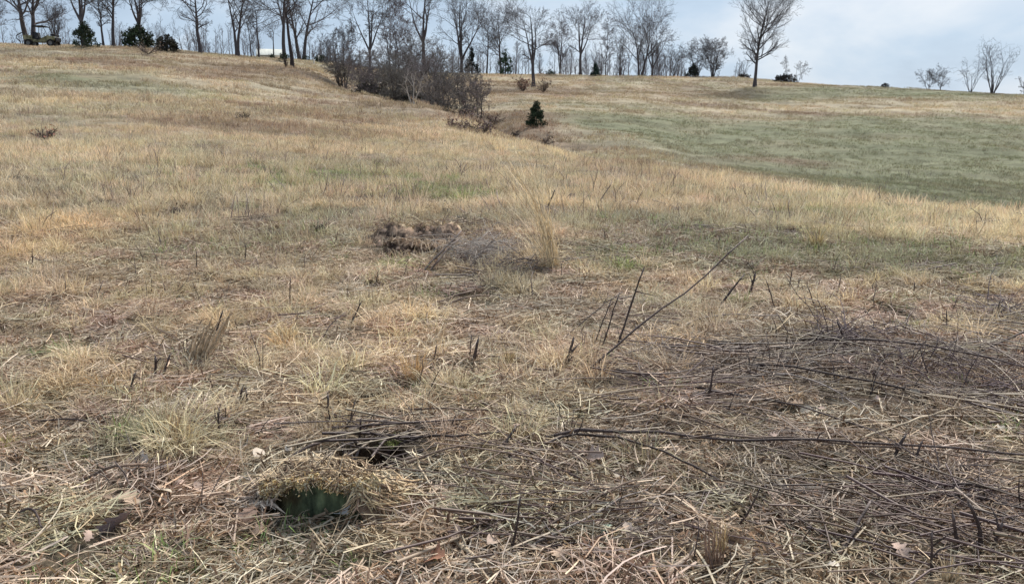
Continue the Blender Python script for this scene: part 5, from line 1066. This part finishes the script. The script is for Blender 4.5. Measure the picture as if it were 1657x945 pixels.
for i, a in enumerate([
    ('large rusty red oak leaf at the bottom edge left of centre', 704, 918, 62, RUST), ('pale oak leaf standing on edge right of the pale split stick', 735, 876, 42, PINK), ('flat smooth pinkish leaf right of the centre bottom', 1020, 876, 48, (.58, .45, .36)),
    ('pale oak leaf under the flat canes in the centre right foreground', 962, 752, 46, PINK), ('grey-tan oak leaf, upper of two left of the stump', 268, 728, 44, (.50, .42, .36)), ('broad grey-tan oak leaf, lower of two left of the stump', 238, 756, 52, (.52, .44, .38)),
    ('tan oak leaf below the brown stick at the left', 204, 822, 48, TANL), ('curled pale leaf left of the bark splinters', 262, 812, 40, (.56, .47, .36)), ('flat purplish grey bark piece at the lower left', 190, 862, 74, (.30, .24, .25)),
    ('white curled leaf right below the mossy stump hollow', 552, 846, 46, (.66, .64, .64)), ('small cream leaf at the lower edge of the mossy hollow', 530, 850, 24, (.66, .56, .44)), ('curled brown leaf left below the stump', 402, 852, 52, (.36, .24, .18)),
    ('reddish tan leaf under the curled leaf below the stump', 424, 872, 36, (.42, .30, .22)), ('small pale green leaf beside the smooth pinkish leaf', 982, 868, 26, (.42, .52, .42)), ('small bluish white leaf in the centre foreground straw', 948, 812, 22, (.58, .56, .60)),
    ('tan leaf right of the brown splintered stub at the bottom', 1185, 890, 48, TANL), ('brown leaf at the foot of the brown splintered stub', 1165, 915, 34, TANL), ('pale round leaf at the foot of the long stem bottom right', 1346, 928, 26, (.60, .52, .44)),
    ('pale leaf in the straw below the long stem bottom right', 1455, 903, 38, PINK), ('tan leaf at the bottom edge right of the rusty leaf', 800, 892, 46, (.40, .30, .24)), ('pale leaf standing at the right edge of the cane pile', 1622, 706, 30, (.58, .50, .42)),
    ('pale leaf behind the left end of the stump', 402, 730, 40, (.56, .48, .40)), ('second pale leaf behind the left end of the stump, lower', 418, 745, 34, (.52, .44, .36)), ('pale yellow heart-shaped leaf left below the centre', 765, 800, 34, (.60, .48, .33)),
    ('tan leaf right of the centre below the flat canes', 905, 910, 36, TANL), ('brown leaf at the lower left corner of the cane pile', 1250, 812, 30, PINK), ('small pale leaf above the long stem bottom right', 1362, 872, 26, (.56, .46, .38)), ('tan leaf between the pale split sticks', 690, 860, 30, TANL)]):
    leaf(a[0], a[1], a[2], a[3], a[4], 400 + i)
rng = np.random.default_rng(9)
for i in range(110):
    px = rng.uniform(20, 1640); py = rng.uniform(640, 938)
    if 400 < px < 690 and 690 < py < 880: continue
    leaf('small brown leaf scrap caught in the foreground straw', px, py, rng.uniform(10, 26), np.array([TANL, PINK, (.34, .24, .17), (.45, .38, .3)][rng.integers(0, 4)]) * rng.uniform(.7, 1.1), 500 + i, name='leaf_scrap', group='small leaf scraps in the straw', up=.03)
def chip(label, px, py, size, col, seed):
    rng = np.random.default_rng(seed); b = G(px, py); L_ = size * b[1] / FPX / 2; n = 7; a = np.arange(n) * 2 * np.pi / n; r_ = rng.uniform(.7, 1.1, n)
    V = np.concatenate([np.stack([np.cos(a) * r_, np.sin(a) * r_ * .7, 0 * a], 1), np.stack([np.cos(a) * r_ * .75, np.sin(a) * r_ * .5, .5 + rng.uniform(-.12, .12, n)], 1)]) * L_
    g = Geo(); g.add(V, [(j, (j+1) % n, n + (j+1) % n, n + j) for j in range(n)], col); g.add(V, [(n, n+j, n+j+1) for j in range(1, n-1)], col); o = g.obj('wood_chip', M_rot, None, False, tuple(b + [0, 0, .03])); o.rotation_euler = (.2, .1, rng.random() * 6); lab(o, label, 'wood chip')
chip('largest cream wood chip behind the stump, left of the grey stick', 467, 736, 22, (.72, .62, .52), 1); chip('small cream wood chip on top of the stump debris', 500, 752, 12, (.68, .58, .46), 2)
chip('pale wood chip at the right foot of the stump', 704, 804, 20, (.62, .50, .36), 3); chip('pale chip lying left of the grey-tan oak leaves', 150, 735, 16, (.55, .47, .38), 4)

# grey bramble heap right of the earth bank
def bramble(label, px, py, w, h, seed, n=220, col=(.22, .19, .18)):
    rng = np.random.default_rng(seed); b = G(px, py); s_ = b[1] / FPX; W = w * s_ / 2; H = h * s_; root = empty('bramble_heap', tuple(b)); lab(root, label, 'bramble')
    a = rng.random(n) * 6.283; r_ = np.sqrt(rng.random(n)) * W; O = np.stack([np.cos(a) * r_, np.sin(a) * r_, rng.random(n)**1.5 * H * .8], 1); D = np.stack([rng.normal(0, 1, n), rng.normal(0, 1, n), rng.uniform(.0, .5, n)], 1)
    P = grow(rng, O, D, rng.uniform(.2, .6, n), 6, .22, -.16); P[:, :, 2] = np.maximum(P[:, :, 2], -.01); g = Geo(); R = taper(rng.uniform(.002, .0045, n), 6, .4); g.tubes(P, R, 4, np.array(col) * rng.uniform(.5, 1.7, (n, 1)), cap=False); lab(g.obj('canes', M_stick, root), kind='stuff')
    C, rc = children(rng, P, R, 3, .2, 1, .8, .4, 4, .2, -.05, .7); g = Geo(); g.tubes(C, taper(rc, 4, .4), 3, np.array(col) * 1.1, cap=False); lab(g.obj('twigs', M_stick, root), kind='stuff')
bramble('tangled grey bramble heap at the right end of the earth bank', 776, 418, 110, 40, 601, 200, (.34, .30, .27))
bramble('low tangled bramble beside the foot of the tallest grass tuft', 838, 440, 90, 26, 602, 150, (.2, .16, .14))
bramble('dark spiny bramble tangle at the top of the cane pile', 1372, 545, 110, 14, 603, 110, (.15, .11, .115))
bramble('dark bramble tangle at the right edge of the cane pile', 1600, 640, 140, 14, 604, 120, (.15, .11, .115))
bramble('small bluish bramble tangle near the right edge above the pile', 1618, 512, 50, 26, 605, 70, (.15, .12, .14))
bramble('dark bramble tangle in the middle of the cane pile', 1480, 612, 160, 14, 606, 130, (.13, .095, .10))
bramble('brown bramble tangle in the lower right foreground', 1560, 800, 170, 14, 607, 110, (.15, .11, .10))
